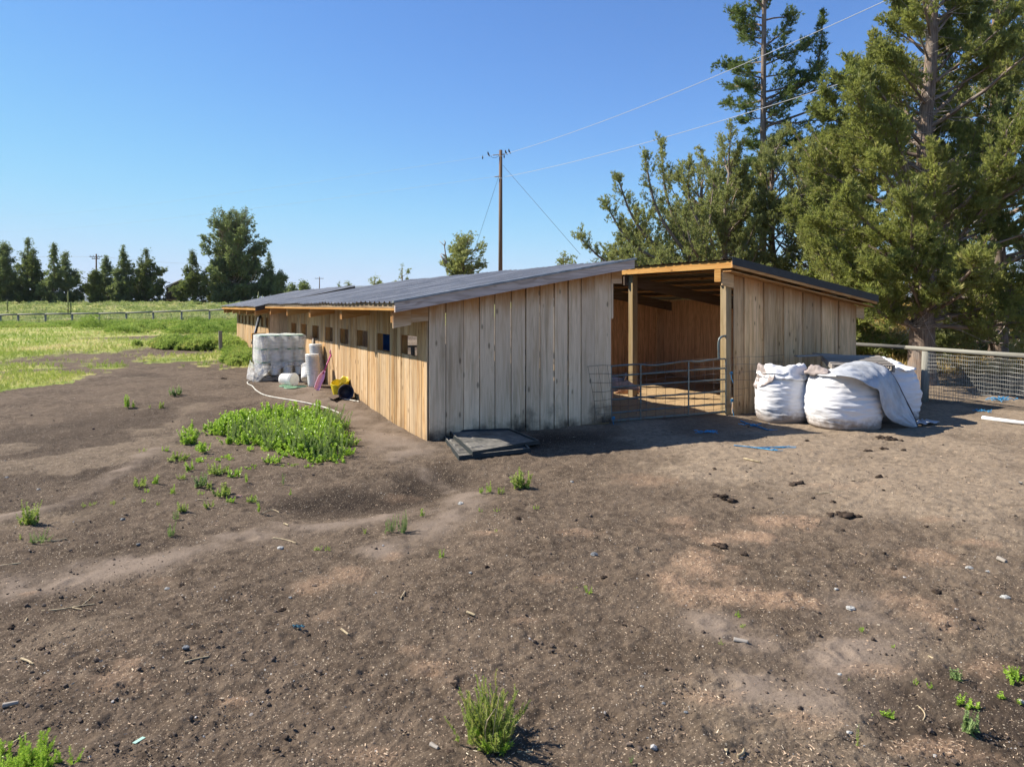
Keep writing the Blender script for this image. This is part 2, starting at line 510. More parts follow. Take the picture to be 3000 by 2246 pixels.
M['fir'] = leafmat('dark_conifer_foliage', (.07, .115, .042), (.14, .195, .065), (.24, .24, .09), .38)
M['farjun'] = leafmat('distant_juniper_foliage', (.115, .15, .085), (.22, .26, .12), (.31, .32, .14), .42)
M['olive'] = leafmat('olive_tree_foliage', (.195, .22, .095), (.35, .355, .145), (.48, .43, .20), .5)
M['weed'] = leafmat('bright_weed_leaf', (.20, .36, .035), (.44, .62, .09), (.62, .66, .15), .45, .3)
M['bushweed'] = leafmat('yellow_green_weed_leaf', (.22, .31, .06), (.38, .46, .11), (.52, .47, .16), .4)
M['dusty'] = leafmat('grey_green_weed_leaf', (.16, .25, .085), (.29, .38, .15), (.42, .42, .18), .38)
M['grass'] = leafmat('field_grass', (.24, .35, .06), (.44, .48, .13), (.74, .61, .34), .35)
M['tall'] = leafmat('tall_weed_green', (.20, .31, .065), (.38, .47, .13), (.56, .52, .18), .42)
M['sage'] = leafmat('pale_sagebrush', (.27, .33, .12), (.45, .48, .22), (.62, .55, .32), .35)
M['gold'] = leafmat('golden_dry_grass', (.40, .27, .09), (.56, .40, .15), (.62, .48, .22), .35)
M['chip'] = leafmat('wood_chip', (.36, .24, .16), (.56, .41, .28), (.70, .60, .45), .0, .8)
M['peb'] = leafmat('gravel_and_clods', (.055, .040, .031), (.12, .09, .07), (.40, .38, .36), .0, .9)
# ------------------------------------------------------------------ ground
def poly_dist(x, y, pts):
    """Distance to a polyline of ground points."""
    d = np.full(np.shape(x), 1e9)
    for a, b in zip(pts[:-1], pts[1:]):
        ax, ay, bx, by = a[0], a[1], b[0], b[1]
        L2 = (bx - ax) ** 2 + (by - ay) ** 2 + 1e-9
        t = np.clip(((x - ax) * (bx - ax) + (y - ay) * (by - ay)) / L2, 0, 1)
        d = np.minimum(d, np.hypot(x - ax - t * (bx - ax), y - ay - t * (by - ay)))
    return d

def in_poly(x, y, pts):
    c = np.zeros(np.shape(x), bool)
    n = len(pts)
    for i in range(n):
        x0, y0, x1, y1 = pts[i][0], pts[i][1], pts[(i + 1) % n][0], pts[(i + 1) % n][1]
        k = (y0 > y) != (y1 > y)
        c ^= k & (x < (x1 - x0) * (y - y0) / (y1 - y0 + 1e-12) + x0)
    return c

SAW = [(2050, 1660, 85, 60), (2130, 1750, 150, 38), (2290, 1760, 110, 28), (1990, 1720, 70, 50), (2300, 1535, 120, 26), (2180, 1580, 90, 20),
       (2090, 1590, 60, 14), (2680, 1770, 100, 50), (2740, 1810, 60, 35), (2640, 1680, 60, 20), (1270, 1960, 80, 30), (1330, 2000, 60, 22), (1200, 1910, 45, 18),
       (920, 1720, 70, 26), (960, 1805, 55, 22), (350, 1990, 80, 45), (390, 1940, 50, 25), (2390, 2110, 110, 32), (2330, 2095, 60, 16), (2700, 2190, 160, 36), (2900, 2220, 120, 26),
       (2090, 2040, 90, 30), (2020, 1985, 50, 20), (1060, 2215, 110, 34), (1010, 1690, 60, 26), (1170, 1440, 50, 13), (1900, 1415, 110, 24), (1990, 1530, 60, 18), (1980, 1560, 80, 14),
       (1150, 1640, 40, 22), (1440, 1560, 60, 12), (2560, 1960, 150, 22), (2900, 1960, 110, 30), (460, 1700, 60, 14), (1540, 1815, 40, 16), (2720, 1640, 90, 24), (2460, 1420, 130, 14),
       (2750, 1520, 60, 10), (2870, 1590, 70, 12), (140, 2000, 40, 26), (90, 1740, 26, 12), (690, 2060, 60, 14), (1610, 1700, 60, 12), (1700, 1560, 80, 12)]
DUST = [([(0, 1522), (170, 1485), (260, 1440), (340, 1395), (420, 1350), (470, 1318)], .10),
        ([(250, 1672), (520, 1625), (760, 1575), (1000, 1540), (1200, 1505), (1320, 1480), (1400, 1440)], .13),
        ([(0, 1735), (230, 1700), (450, 1650), (600, 1600), (800, 1550)], .20),
        ([(1130, 1620), (1240, 1570), (1330, 1510), (1380, 1470)], .16),
        ([(1160, 1345), (1230, 1375), (1320, 1425)], .08),
        ([(2100, 1820), (2350, 1960), (2420, 1900)], .16), ([(2560, 1800), (2420, 2010), (2250, 2020)], .22),
        ([(1000, 1530), (1060, 1525), (1180, 1490)], .10), ([(800, 1090), (950, 1180), (1100, 1250), (1200, 1320)], .38)]

def masks(x, y):
    """Surface cover by place: dust, wood shavings, damp dark soil with painted gable shade, green."""
    n1 = fbm(x * .9, y * .9, 3, 5); n2 = fbm(x * 3.1, y * 3.1, 9, 4); n3 = fbm(x * 9, y * 9, 21, 3); n0 = fbm(x * .28, y * .28, 33, 4)
    dust = np.zeros_like(x)
    for pts, wd in DUST:
        g = [G(*p) for p in pts]
        d = poly_dist(x + (n2 - .5) * .25, y + (n1 - .5) * .35, g)
        dust = np.maximum(dust, sst(wd * 2.2, wd * .1, d) * (.25 + .75 * sst(.3, .65, n2)))
    tan = sst(.6, 3.6, x + (n1 - .5) * 3.0 + (y - 8) * .25) * sst(4.6, 7.2, y + (n1 - .5) * 3.2)
    tan = np.maximum(tan * (.6 + .55 * sst(.35, .62, n1)), .5 * sst(.5, .66, n0) * sst(.5, .62, n1))
    saw = np.zeros_like(x)
    for k_, (px, py, rx, ry) in enumerate(SAW):
        am = .95 if k_ < 7 else .25 + .5 * ((k_ * 37) % 11) / 11
        c = G(px, py)
        sx = rx / FPX * c.y
        e1 = G(px, py + ry); e0 = G(px, py - ry)
        sy = (e0.y - e1.y) / 2
        d = np.hypot((x - c.x + (n2 - .5) * .5 * sx * 2) / sx, (y - c.y + (n1 - .5) * sy) / sy)
        saw = np.maximum(saw, sst(1.25, .25, d + (n3 - .5) * 1.0 + (n2 - .5) * .8) * am)
    bed = in_poly(x, y, [P(.3, 3.6), P(.0, 9.7), P(6.3, 9.7), P(11, 7), P(11, 3.6)])
    tan = np.where(bed, 1.3, np.clip(tan, 0, 1))
    damp_shade = sst(.9, .1, poly_dist(x, y + (n1 - .5) * .8, [P(-.7, .9), P(-.9, 2.4), P(-1.1, 3.9), P(-1.0, 5.2)]))  # damp band before the gable, darkened further to paint in the gable's shadow
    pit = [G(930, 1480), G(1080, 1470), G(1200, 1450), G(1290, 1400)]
    damp_shade = np.maximum(damp_shade, sst(.75, .1, poly_dist(x + (n2 - .5) * .6, y + (n1 - .5) * 1.0, pit)) * .95)
    damp_shade = np.maximum(damp_shade, sst(.5, .7, n0) * .55)
    damp_shade = np.maximum(damp_shade, sst(.9, .2, poly_dist(x, y + (n2 - .5), [G(0, 1370), G(150, 1350), G(330, 1300), G(560, 1230)])) * .55)
    # grass field on the left
    edge = [G(-900, 1195), G(0, 1150), G(200, 1120), G(300, 1105), G(360, 1060), G(520, 1080), G(590, 1085), G(770, 1075), G(800, 1040), P(9.5, -1.0), P(11.4, -.6), P(20, -.6), (-3, 60), (6, 140), (-300, 200), (-300, 20)]
    f = in_poly(x + (n1 - .5) * 2.2, y + (n0 - .5) * 3.5 + (n2 - .5) * 1.2, edge).astype(float)
    bare = np.zeros_like(x)
    for pts, wd in (([G(120, 1058), G(300, 1042), G(430, 1036), G(560, 1020)], 2.4), ([G(380, 990), G(520, 985)], 2.2), ([G(180, 1075), G(420, 1080), G(640, 1078)], 1.3)):
        bare = np.maximum(bare, sst(1.15, .5, poly_dist(x + (n2 - .5) * 4, y + (n1 - .5) * 7, pts) / wd))
    green = f * (1 - bare)
    gold = sst(21, 25, y) * sst(2.5, 6, x - (y - 20) * .05)
    return dust, tan, saw, damp_shade, green, gold, n1, n2

def build_ground():
    h = CAMZ
    rows = [0.02, .3, .7, 1.1, 1.5, 1.9, 2.2, 2.5, 2.7, 2.85]
    inv = np.linspace(1 / 2.95, 1 / 60., 620)
    rows += list(1 / inv)
    rows += list(np.geomspace(62, 9000, 60))
    az = np.concatenate([np.radians(np.linspace(-180, -50, 26)[:-1]), np.arctan(np.linspace(-math.tan(math.radians(50)), math.tan(math.radians(50)), 1150)), np.radians(np.linspace(50, 180, 26)[1:-1])])
    r = np.array(rows)[:, None]; a = az[None, :]
    x = r * np.sin(a); y = r * np.cos(a)
    # straight rows inside the wedge so the spacing stays even
    k = np.abs(a) < math.radians(50.01)
    x = np.where(k, r * np.tan(np.where(k, a, 0)), x); y = np.where(k, r + 0 * a, np.where(np.abs(a) > math.radians(50.01), r * np.cos(a) / math.cos(math.radians(50)), y))
    x = np.where(k, x, r * np.sin(a) / math.cos(math.radians(50)))
    z = terrain(x, y)
    dust, tan, saw, damp_shade, green, gold, n1, n2 = masks(x, y)
    near = sst(30, 12, np.hypot(x, y))
    rough = 1 - .75 * np.clip(dust, 0, 1)
    z = z + sst(16, 9, y) * rough * ((fbm(x * 9, y * 9, 41, 3) - .5) * .030 + (fbm(x * 26, y * 26, 43, 3) - .5) * .016)
    z = z + sst(9, 5, y) * rough * (fbm(x * 70, y * 70, 47, 2) - .5) * .012
    z = z + saw * .012
    gp_ = np.random.default_rng(4)
    for k in range(330):
        if k < 210: c = G(float(gp_.uniform(200, 2900)), float(gp_.uniform(1290, 2200)))
        else: c = P(gp_.uniform(-3.2, 3.0), gp_.uniform(3.2, 9.5))
        rr = gp_.uniform(.045, .085); w = np.abs(y[:, 575] - c.y) < rr * 2.2
        i0 = np.where(w)[0]
        if not len(i0): continue
        i0, i1 = i0[0], i0[-1] + 1
        j = np.where(np.abs(x[(i0 + i1) // 2] - c.x) < rr * 2.2)[0]
        if not len(j): continue
        j0, j1 = j[0], j[-1] + 1
        d = np.hypot(x[i0:i1, j0:j1] - c.x, (y[i0:i1, j0:j1] - c.y) * gp_.uniform(.8, 1.3)) / rr
        z[i0:i1, j0:j1] += -.011 * sst(1.0, .25, d) + .006 * np.exp(-((d - 1.25) / .3) ** 2)
    pit = [G(930, 1480), G(1080, 1470), G(1200, 1450), G(1290, 1400)]
    z = z - .09 * sst(.8, .0, poly_dist(x, y, pit))
    z = z + .035 * sst(.3, .0, poly_dist(x, y, [G(*p) for p in DUST[0][0]]))
    far = sst(60, 100, y)
    z = z + far * (fbm(x * .03, y * .03, 5, 4) - .5) * .6
    # keep the floor flat under the buildings and the stacked goods
    m, n = x.shape
    V = np.stack([x, y, z], -1).reshape(-1, 3)
    i = np.arange(m - 1)[:, None]; j = np.arange(n)[None, :]
    j2 = (j + 1) % n
    F = np.stack([i * n + j, i * n + j2, (i + 1) * n + j2, (i + 1) * n + j], -1).reshape(-1, 4)
    A = np.stack([np.clip(dust, 0, 1), saw, damp_shade, green], -1).reshape(-1, 4)
    B = np.stack([np.clip(tan, 0, 1.3), gold, n1], -1).reshape(-1, 3)
    t = NT('farmyard_soil')
    p = t.pos()
    a = t.n('ShaderNodeAttribute'); a.attribute_name = 'cover'
    rgb = t.sep(a.outputs['Color']); al = a.outputs['Alpha']
    bv = t.sep(t.attr('cover2'))
    d0 = t.noise(p, 1.3, 6, .62); d1 = t.noise(p, 8, 6, .68); d2 = t.noise(p, 55, 5, .7); d3 = t.noise(p, 210, 3, .7)
    c = t.mix(t.mapr(d0, .35, .68), (.122, .090, .064), (.070, .051, .036))
    c = t.mix(t.mapr(d1, .42, .68), c, (.150, .112, .080))
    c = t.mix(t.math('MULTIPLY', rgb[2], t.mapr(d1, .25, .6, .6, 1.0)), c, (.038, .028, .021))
    c = t.mix(t.math('MULTIPLY', t.math('SUBTRACT', bv[0], 1.0, None, True), 3.0, None, True), c, (.42, .29, .155))
    c = t.mix(t.math('MULTIPLY', t.math('MULTIPLY', bv[0], t.math('LESS_THAN', bv[0], 1.05)), t.mapr(d1, .3, .62, .45, .95)), c, (.285, .22, .155))
    c = t.mix(t.math('MULTIPLY', rgb[0], t.mapr(d2, .3, .6, .6, 1.0)), c, (.205, .160, .124))
    sf = t.math('MULTIPLY', rgb[1], t.mapr(t.math('ADD', t.math('MULTIPLY', d2, .6), t.math('MULTIPLY', d3, .4)), .34, .56, .25, 1.0))
    c = t.mix(sf, c, t.mix(t.mapr(d3, .35, .65), (.40, .275, .185), (.22, .14, .088)))
    # little pale bits of straw and grit lying on the soil
    v = t.voro(t.scale(t.noise(p, 7, 2, .5, 0, True), (0, 0, 0)), 1.0)
    for sc, th, cc, keep in ((38, .20, (.44, .36, .26), .72), (85, .26, (.40, .32, .235), .60), (24, .13, (.50, .47, .42), .90), (60, .24, (.05, .038, .03), .82)):
        q = t.voro(t.scale(p, (1, 1, .2)), sc)
        on = t.math('MULTIPLY', t.math('LESS_THAN', q.outputs['Distance'], th), t.math('GREATER_THAN', t.sep(q.outputs['Color'])[0], keep))
        on = t.math('MULTIPLY', on, t.mapr(rgb[0], 0, .8, 1, .15))
        c = t.mix(t.math('MULTIPLY', on, .85), c, cc)
    c = t.mix(t.math('MULTIPLY', t.mapr(d2, .55, .72), .8), c, (.040, .030, .024))
    gr = t.mapr(t.math('ADD', t.math('MULTIPLY', d2, .45), t.math('MULTIPLY', d3, .55)), .36, .64, .70, 1.34, False)
    vs_ = t.n('ShaderNodeVectorMath'); vs_.operation = 'SCALE'; t.put(vs_.inputs[0], c); t.put(vs_.inputs['Scale'], gr); c = vs_.outputs[0]
    g1 = t.noise(p, .35, 5, .65); g2 = t.noise(p, 2.5, 5, .7)
    gc = t.mix(t.mapr(g1, .38, .62), (.19, .25, .06), (.42, .37, .15))
    gc = t.mix(t.mapr(g2, .45, .7), gc, (.32, .32, .08))
    c = t.mix(t.math('MULTIPLY', al, t.mapr(g2, .22, .42, .55, 1.0)), c, gc)
    c = t.mix(t.math('MULTIPLY', bv[1], t.mapr(g2, .25, .5, .7, 1.0)), c, t.mix(t.mapr(g1, .4, .6), (.50, .35, .13), (.36, .25, .11)))
    # cracks in the dried crust
    q = t.voro(t.noise(p, 3, 3, .6, 0, True), 1.0)
    w = t.n('ShaderNodeVectorMath'); w.operation = 'MULTIPLY_ADD'
    t.put(w.inputs[0], t.noise(p, 4, 3, .6, 0, True)); w.inputs[1].default_value = (.45, .45, .45); t.put(w.inputs[2], p)
    q = t.voro(w.outputs[0], 1.5, 'DISTANCE_TO_EDGE')
    cr = t.math('MULTIPLY', t.mapr(q.outputs['Distance'], .0, .012, 1.0, 0.0), t.mapr(t.noise(p, .9, 3, .5), .56, .64))
    cr = t.math('MULTIPLY', cr, t.math('SUBTRACT', 1.0, rgb[0], None, True))
    c = t.mix(t.math('MULTIPLY', cr, .7), c, (.025, .02, .017))
    hgt = t.math('ADD', t.math('MULTIPLY', d1, .5), t.math('ADD', t.math('MULTIPLY', d2, .35), t.math('MULTIPLY', d3, .15)))
    hgt = t.math('SUBTRACT', hgt, t.math('MULTIPLY', cr, .25))
    nrm = t.bump(hgt, t.mapr(rgb[0], 0, 1, .85, .4), .04)
    mat = t.done(t.bsdf(c, .95, nrm, spec=.08))
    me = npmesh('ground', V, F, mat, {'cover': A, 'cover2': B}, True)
    g = link('ground', me)
    tag(g, 'brown bare farmyard soil with dusty tracks running out to the field', 'ground', kind='structure')
    return g
build_ground()

# far blue hills
def hills(name, pts, Y, depth, mat, label):
    rows = []
    xs = np.linspace(pts[0][0], pts[-1][0], 160)
    hs = np.interp(xs, [p[0] for p in pts], [p[1] for p in pts])
    vs = []
    for k in range(9):
        f = k / 8
        row = []
        for x, hh in zip(xs, hs):
            a, b = ray(x, hh)
            top = CAMZ + b * Y + (float(fbm(np.array(x * .02), np.array(k * .7), 5, 4)) - .5) * Y * .004
            row.append((a * (Y + (k - 4) * depth / 4), Y + (k - 4) * depth / 4, 4 + (top - 4) * math.sin(math.pi * f) ** .8 if 0 < k < 8 else -5))
        rows.append(row)
    m = MB(); m.grid(rows)
    return tag(m.build(name, mat), label, 'hills', kind='structure')
hm = plain('wooded_hill_slopes', (.10, .115, .10), .95, 0, .05, .004, .3)
hills('hills', [(-400, 888), (150, 884), (215, 868), (240, 862), (275, 868), (330, 880), (700, 878), (840, 868), (930, 846), (980, 842), (1050, 838), (1150, 834), (1230, 838), (1400, 862), (1700, 872)], 7000, 900, hm, 'far bluish hills low on the horizon')

# thin air that pales the far hills
m = MB(); m.add([(x, y, z) for z in (-7, 420) for x, y in ((-14800, -14800), (14800, -14800), (14800, 14800), (-14800, 14800))], FACES)
t = NT('thin_haze')
pv = t.n('ShaderNodeVolumePrincipled'); pv.inputs['Color'].default_value = (.80, .88, 1.0, 1); pv.inputs['Density'].default_value = 6.5e-5
t.t.links.new(pv.outputs[0], t.out.inputs['Volume'])
tag(m.build('haze', t.m), 'faint haze in the air over the far hills', 'haze', kind='stuff')

# ------------------------------------------------------------------ sheds
def zr(v): return 2.146 + .173 * (v + .62)          # roof top of the near shed
def corrugated(mb, u0, u1, v0, v1, zf, thick=.004, pitch=.25, h=.024, sag=0.0):
    """Sheet with trapezoid ribs running down the slope; zf(v) gives the height, u along the eave."""
    us = []
    u = u0
    while u < u1 - 1e-6:
        for du, hh in ((0, 0), (.55, 0), (.66, 1), (.80, 1), (.93, 0)):
            if u + du * pitch <= u1: us.append((u + du * pitch, hh * h))
        u += pitch
    us.append((u1, 0))
    nv = 14
    vs, bc = [], []
    for k in range(nv + 1):
        v = v0 + (v1 - v0) * k / nv
        for uu, hh in us:
            s = sag * math.sin(uu * 2.1 + v) + sag * .6 * math.sin(uu * 4.7 + 1.3 - v * .6)
            vs.append(P(uu, v, zf(v) + hh + s)); bc.append((v, uu, 0))
    n = len(us)
    fs = [(i * n + j, i * n + j + 1, (i + 1) * n + j + 1, (i + 1) * n + j) for i in range(nv) for j in range(n - 1)]
    mb.add(vs, fs, bc)

def boards_u(mb, u0, u1, v, zb, ztop, out, widths, skip=None, thick=.022, gap=.005):
    """Vertical boards side by side along u on the plane v; ztop = height; OUT = direction (+1/-1) of the board thickness."""
    u = u0
    while u < u1 - .02:
        w = min(R.uniform(*widths), u1 - u)
        if u1 - u - w < .07: w = u1 - u
        segs = [(zb(u), ztop)]
        if skip: segs = skip(u, u + w, zb(u), ztop)
        jt = R.uniform(-.003, .006)
        rnd = R.random()
        for za, zt in segs:
            c = []
            for z in (za, zt):
                for uu, vv in ((u + gap * .5, v + (jt - 0) * out), (u + w - gap * .5, v + jt * out), (u + w - gap * .5, v + (jt + thick) * out), (u + gap * .5, v + (jt + thick) * out)):
                    c.append(P(uu, vv, z))
            mb.hexa(c, ZX, UX, rnd, top=ztop, bot=zb(u))
        u += w

def boards_v(mb, v0, v1, u, zb, zt, out, widths, thick=.024, gap=.006, alt=0.0, seams=None):
    vv = [v0]
    if seams: vv = list(seams)
    else:
        while vv[-1] < v1 - .05:
            w = R.uniform(*widths)
            nx = vv[-1] + w
            vv.append(v1 if v1 - nx < .1 else nx)
    for k, (a, b) in enumerate(zip(vv[:-1], vv[1:])):
        g = gap * R.uniform(.4, 1.8)
        jt = R.uniform(0, .006) + (alt if k % 2 else 0)
        aa, bb = (a - .022, b + .022) if alt and k % 2 else (a + g / 2, b - g / 2)
        za, zbm = zb(a), zb(a) + R.uniform(-.02, .02)
        ln = R.uniform(-.003, .003)
        c = []
        for top in (0, 1):
            for q, w in ((aa, 0), (bb, 0), (bb, 1), (aa, 1)):
                uu = u + out * (jt + thick * (1 - w)) if out < 0 else u + out * (jt + thick * w)
                c.append(P(uu, q + (ln if top else 0), zt(q) if top else zbm))
        mb.hexa(c, ZX, VX, None, top=max(p[2] for p in c), bot=zbm)

# windows of the long wall: (u0, u1) measured along it
WIN = [(.42, 1.20), (1.80, 2.56), (3.15, 3.90), (4.52, 5.25), (5.88, 6.62), (7.26, 7.98), (8.62, 9.34), (9.96, 10.70)]
WZ = (1.26, 1.58)
def gz(u, v):
    p = P(u, v); return T(p.x, p.y)

def near_shed():
    s = thing('pig_shed', 'long weathered wooden pig shed with single-slope metal roof, nearest the camera', 'shed', P(0, 0, 0))
    # gable wall of twelve wide boards
    m = MB()
    boards_v(m, 0, 3.43, 0, lambda v: -.05 + .022 * v, lambda v: zr(v) - .135, -1, (.27, .30), gap=.017, seams=[0, .285, .585, .86, 1.14, 1.43, 1.70, 1.98, 2.25, 2.53, 2.80, 3.08, 3.43])
    # blocks that close the rafter ends at both corners
    for a, b, z0 in ((-.57, -.285, .28), (-.283, -.004, .25)):
        c = [P(uu, q, zr(q) - .135 - (z0 + .02 * (q > -.2)) * (1 - tp)) for tp in (0, 1) for q, uu in ((a, -.026), (b, -.026), (b, -.002), (a, -.002))]
        m.hexa(c, VX, ZX, None, top=2.1)
    c = [P(uu, q, (zr(q) - .135) if tp else 2.47) for tp in (0, 1) for q, uu in ((3.434, -.026), (3.66, -.026), (3.66, -.002), (3.434, -.002))]
    m.hexa(c, VX, ZX, None, top=2.75)
    c = [P(uu, q, z) for z in (1.85, 2.466) for q, uu in ((3.434, -.022), (3.475, -.022), (3.475, 0), (3.434, 0))]
    m.hexa(c, ZX, VX, .4)
    m.build('gable_wall', M['gable'], s)
    # dark damp sill log showing under the right part of the gable
    m = MB()
    m.beam(P(.05, 1.4, -.02), P(.05, 3.40, -.02), .14, .1)
    m.build('sill_beam', M['post'], s)
    # long wall with eight square openings
    m = MB()
    ztop = zr(0) - .14
    edges = [0.0]
    for a, b in WIN: edges += [a, b]
    edges.append(11.3)
    for k, (a, b) in enumerate(zip(edges[:-1], edges[1:])):
        if k % 2 == 0:
            boards_u(m, a, b, 0, lambda u: gz(u, -.05) - .12, ztop, -1, (.15, .235))
        else:
            dz = R.uniform(-.012, .012)
            boards_u(m, a, b, 0, lambda u: gz(u, -.05) - .12, ztop, -1, (.17, .26), skip=lambda q, r, z0, z1: [(z0, WZ[0] + dz + R.uniform(-.01, .01)), (WZ[1] + dz, z1)])
    m.build('long_wall', M['side'], s)
    # framed opening boxes
    for a, b in WIN:
        m = MB()
        d = .145
        m.beam(P(b + .018, .003, WZ[0] - .02), P(b + .018, .003, WZ[1] + .03), .036, d * 2, VX * -1 + UX * 0)
        m.V = []; m.F = []; m.B = []; m.T = []; m.S = []
        for q in (a - .034, b + .002):
            c = [P(uu, v, z) for z in (WZ[0] - .03, WZ[1] + .035) for uu, v in ((q, .004), (q + .032, .004), (q + .032, .10), (q, .10))]
            m.hexa(c, ZX, VX)
        c = [P(uu, v, z) for z in (WZ[0] - .035, WZ[0] - .003) for uu, v in ((a - .002, -.012), (b + .001, -.012), (b + .001, .10), (a - .002, .10))]
        m.hexa(c, UX, VX)
        c = [P(uu, v, z) for z in (WZ[1] + .004, WZ[1] + .04) for uu, v in ((a - .002, .004), (b + .001, .004), (b + .001, .10), (a - .002, .10))]
        m.hexa(c, UX, VX)
        m.build('window_frame', M['rafter'], s)
    # far gable, posts and header on the open side
    m = MB(); boards_v(m, 0, 3.43, 11.3, lambda v: .2, lambda v: zr(v) - .135, 1, (.27, .30)); m.build('far_gable_wall', M['gable'], s)
    for u in (.14, 2.95, 5.7, 8.4, 11.1):
        m = MB(); m.beam(P(u, 3.33, gz(u, 3.33) - .2), P(u, 3.33, zr(3.33) - .30), .14, .14, UX); m.build('post', M['post'], s)
    m = MB(); m.beam(P(-.0, 3.33, zr(3.33) - .235), P(11.3, 3.33, zr(3.33) - .235), .13, .06, ZX); m.build('header_beam', M['rafter'], s)
    # doubled rafters whose tails show under the eave
    for u in (.10, 3.06, 5.77, 8.41, 10.95):
        m = MB()
        for du in ((0,) if u < 1 else (-.045, .045)):
            c = [P(u + du + a, v, zr(v) - .135 - (0 if tp else (.25 if v > 0 else .20))) for tp in (0, 1) for v, a in ((-.56, -.02), (3.5, -.02), (3.5, .02), (-.56, .02))]
            m.hexa(c, (VX + ZX * .173).normalized(), ZX)
        m.build('rafter', M['rafter'], s)
    for v in (.55, 1.2, 1.9, 2.6):
        m = MB(); m.beam(P(-.2, v, zr(v) - .062), P(11.5, v, zr(v) - .062), .09, .04, VX); m.build('purlin', M['rafter'], s)
    # boards trimming the eave and the slope
    m = MB(); m.beam(P(-.26, -.60, zr(-.6) - .066), P(11.6, -.60, zr(-.6) - .066), .082, .035, ZX); m.build('eave_fascia', M['eavef'], s)
    m = MB(); m.beam(P(-.26, -.605, zr(-.6) - .125), P(11.6, -.605, zr(-.6) - .125), .034, .05, ZX); m.build('eave_strip', M['orange'], s)
    m = MB()
    c = [P(uu, v, zr(v) - (.022 if tp else .165)) for tp in (0, 1) for v, uu in ((-.63, -.30), (3.73, -.30), (3.73, -.262), (-.63, -.262))]
    m.hexa(c, (VX + ZX * .173).normalized(), ZX, .6)
    m.build('rake_fascia', M['fascia'], s)
    m = MB()
    c = [P(uu, v, zr(v) - (.022 if tp else .165)) for tp in (0, 1) for v, uu in ((-.63, 11.602), (3.73, 11.602), (3.73, 11.64), (-.63, 11.64))]
    m.hexa(c, (VX + ZX * .173).normalized(), ZX, .6)
    m.build('rake_fascia', M['fascia'], s)
    m = MB()
    corrugated(m, -.315, 11.66, -.66, 3.76, lambda v: zr(v) - .016, sag=.008)
    m.build('roof', M['roof'], s)
    m = MB()
    c = [P(uu, v, zr(v) + (.012 if tp else -.02)) for tp in (0, 1) for v, uu in ((-.66, -.322), (3.76, -.322), (3.76, -.24), (-.66, -.24))]
    m.hexa(c, VX, UX)
    m.build('roof_flashing', M['flash'], s)
    # low inner wall of planks and the feeding rails seen through the openings
    m = MB()
    for z in (.35, .75, 1.1): m.beam(P(.3, 3.2, z), P(5.4, 3.2, z + .02), .12, .03, ZX)
    m.build('inner_rail', M['greywood'], s)
    return s

M['flash'] = plain('pale_edge_flashing', (.30, .31, .32), .4, .5, .5, 6, .25)
M['eavef'] = wood('stained_eave_board', (.36, .27, .17), (.13, .085, .05), knots=.2, ring=.3, grey=.5, greyc=(.16, .13, .09), var=(.9, 1.1))
near_shed()

def zr2(v): return 2.072 + .214 * (v + .89)
def second_shed():
    s = thing('goat_shed', 'second low wooden shed farther back with grey metal roof, in line behind the nearer one', 'shed', P(11.8, 0, .4))
    z0 = .25
    m = MB()
    boards_v(m, -.43, 1.75, 11.86, lambda v: z0, lambda v: zr2(v) - .16, -1, (.24, .29))
    m.build('gable_wall', M['gable'], s)
    m = MB()
    wins = [(11.98 + k * .92, 11.98 + k * .92 + .46) for k in range(8)]
    edges = [11.86]
    for a, b in wins: edges += [a, b]
    edges.append(19.4)
    zt = zr2(-.43) - .16
    for k, (a, b) in enumerate(zip(edges[:-1], edges[1:])):
        boards_u(m, a, b, -.43, lambda u: z0, zt, -1, (.16, .24), skip=None if k % 2 == 0 else (lambda q, r, za, zb: [(za, 1.42), (1.72, zb)]))
    m.build('long_wall', M['side'], s)
    for a, b in wins:
        m = MB()
        for q in (a - .03, b + .002):
            c = [P(uu, v, z) for z in (1.40, 1.75) for uu, v in ((q, -.425), (q + .028, -.425), (q + .028, -.26), (q, -.26))]
            m.hexa(c, ZX, VX)
        for z in (1.385, 1.752):
            c = [P(uu, v, zz) for zz in (z, z + .026) for uu, v in ((a - .03, -.425), (b + .03, -.425), (b + .03, -.26), (a - .03, -.26))]
            m.hexa(c, UX, VX)
        m.build('window_frame', M['rafter'], s)
    m = MB(); boards_v(m, -.43, 1.75, 19.4, lambda v: z0, lambda v: zr2(v) - .16, 1, (.24, .29)); m.build('far_gable_wall', M['gable'], s)
    m = MB(); boards_u(m, 11.9, 19.4, 1.75, lambda u: z0, zr2(1.75) - .16, 1, (.24, .29)); m.build('back_wall', M['gable'], s)
    for u in (11.9, 13.7, 15.5, 17.3, 19.3, 20.2):
        m = MB()
        c = [P(u + a, v, zr2(v) - .12 - (0 if tp else .18)) for tp in (0, 1) for v, a in ((-.84, -.02), (1.9, -.02), (1.9, .02), (-.84, .02))]
        m.hexa(c, (VX + ZX * .2).normalized(), ZX); m.build('rafter', M['rafter'], s)
    m = MB(); m.beam(P(11.5, -.86, zr2(-.86) - .085), P(20.6, -.86, zr2(-.86) - .085), .09, .03, ZX); m.build('eave_fascia', M['orange'], s)
    m = MB()
    c = [P(uu, v, zr2(v) - (.02 if tp else .15)) for tp in (0, 1) for v, uu in ((-.89, 11.46), (2.05, 11.46), (2.05, 11.495), (-.89, 11.495))]
    m.hexa(c, (VX + ZX * .2).normalized(), ZX); m.build('rake_fascia', M['blackwood'], s)
    m = MB(); corrugated(m, 11.45, 20.7, -.92, 2.08, lambda v: zr2(v) - .015, sag=.006); m.build('roof', M['roof'], s)
    return s
M['blackwood'] = plain('dark_brown_fascia', (.075, .06, .05), .7, 0, .2, 9, .3)
second_shed()

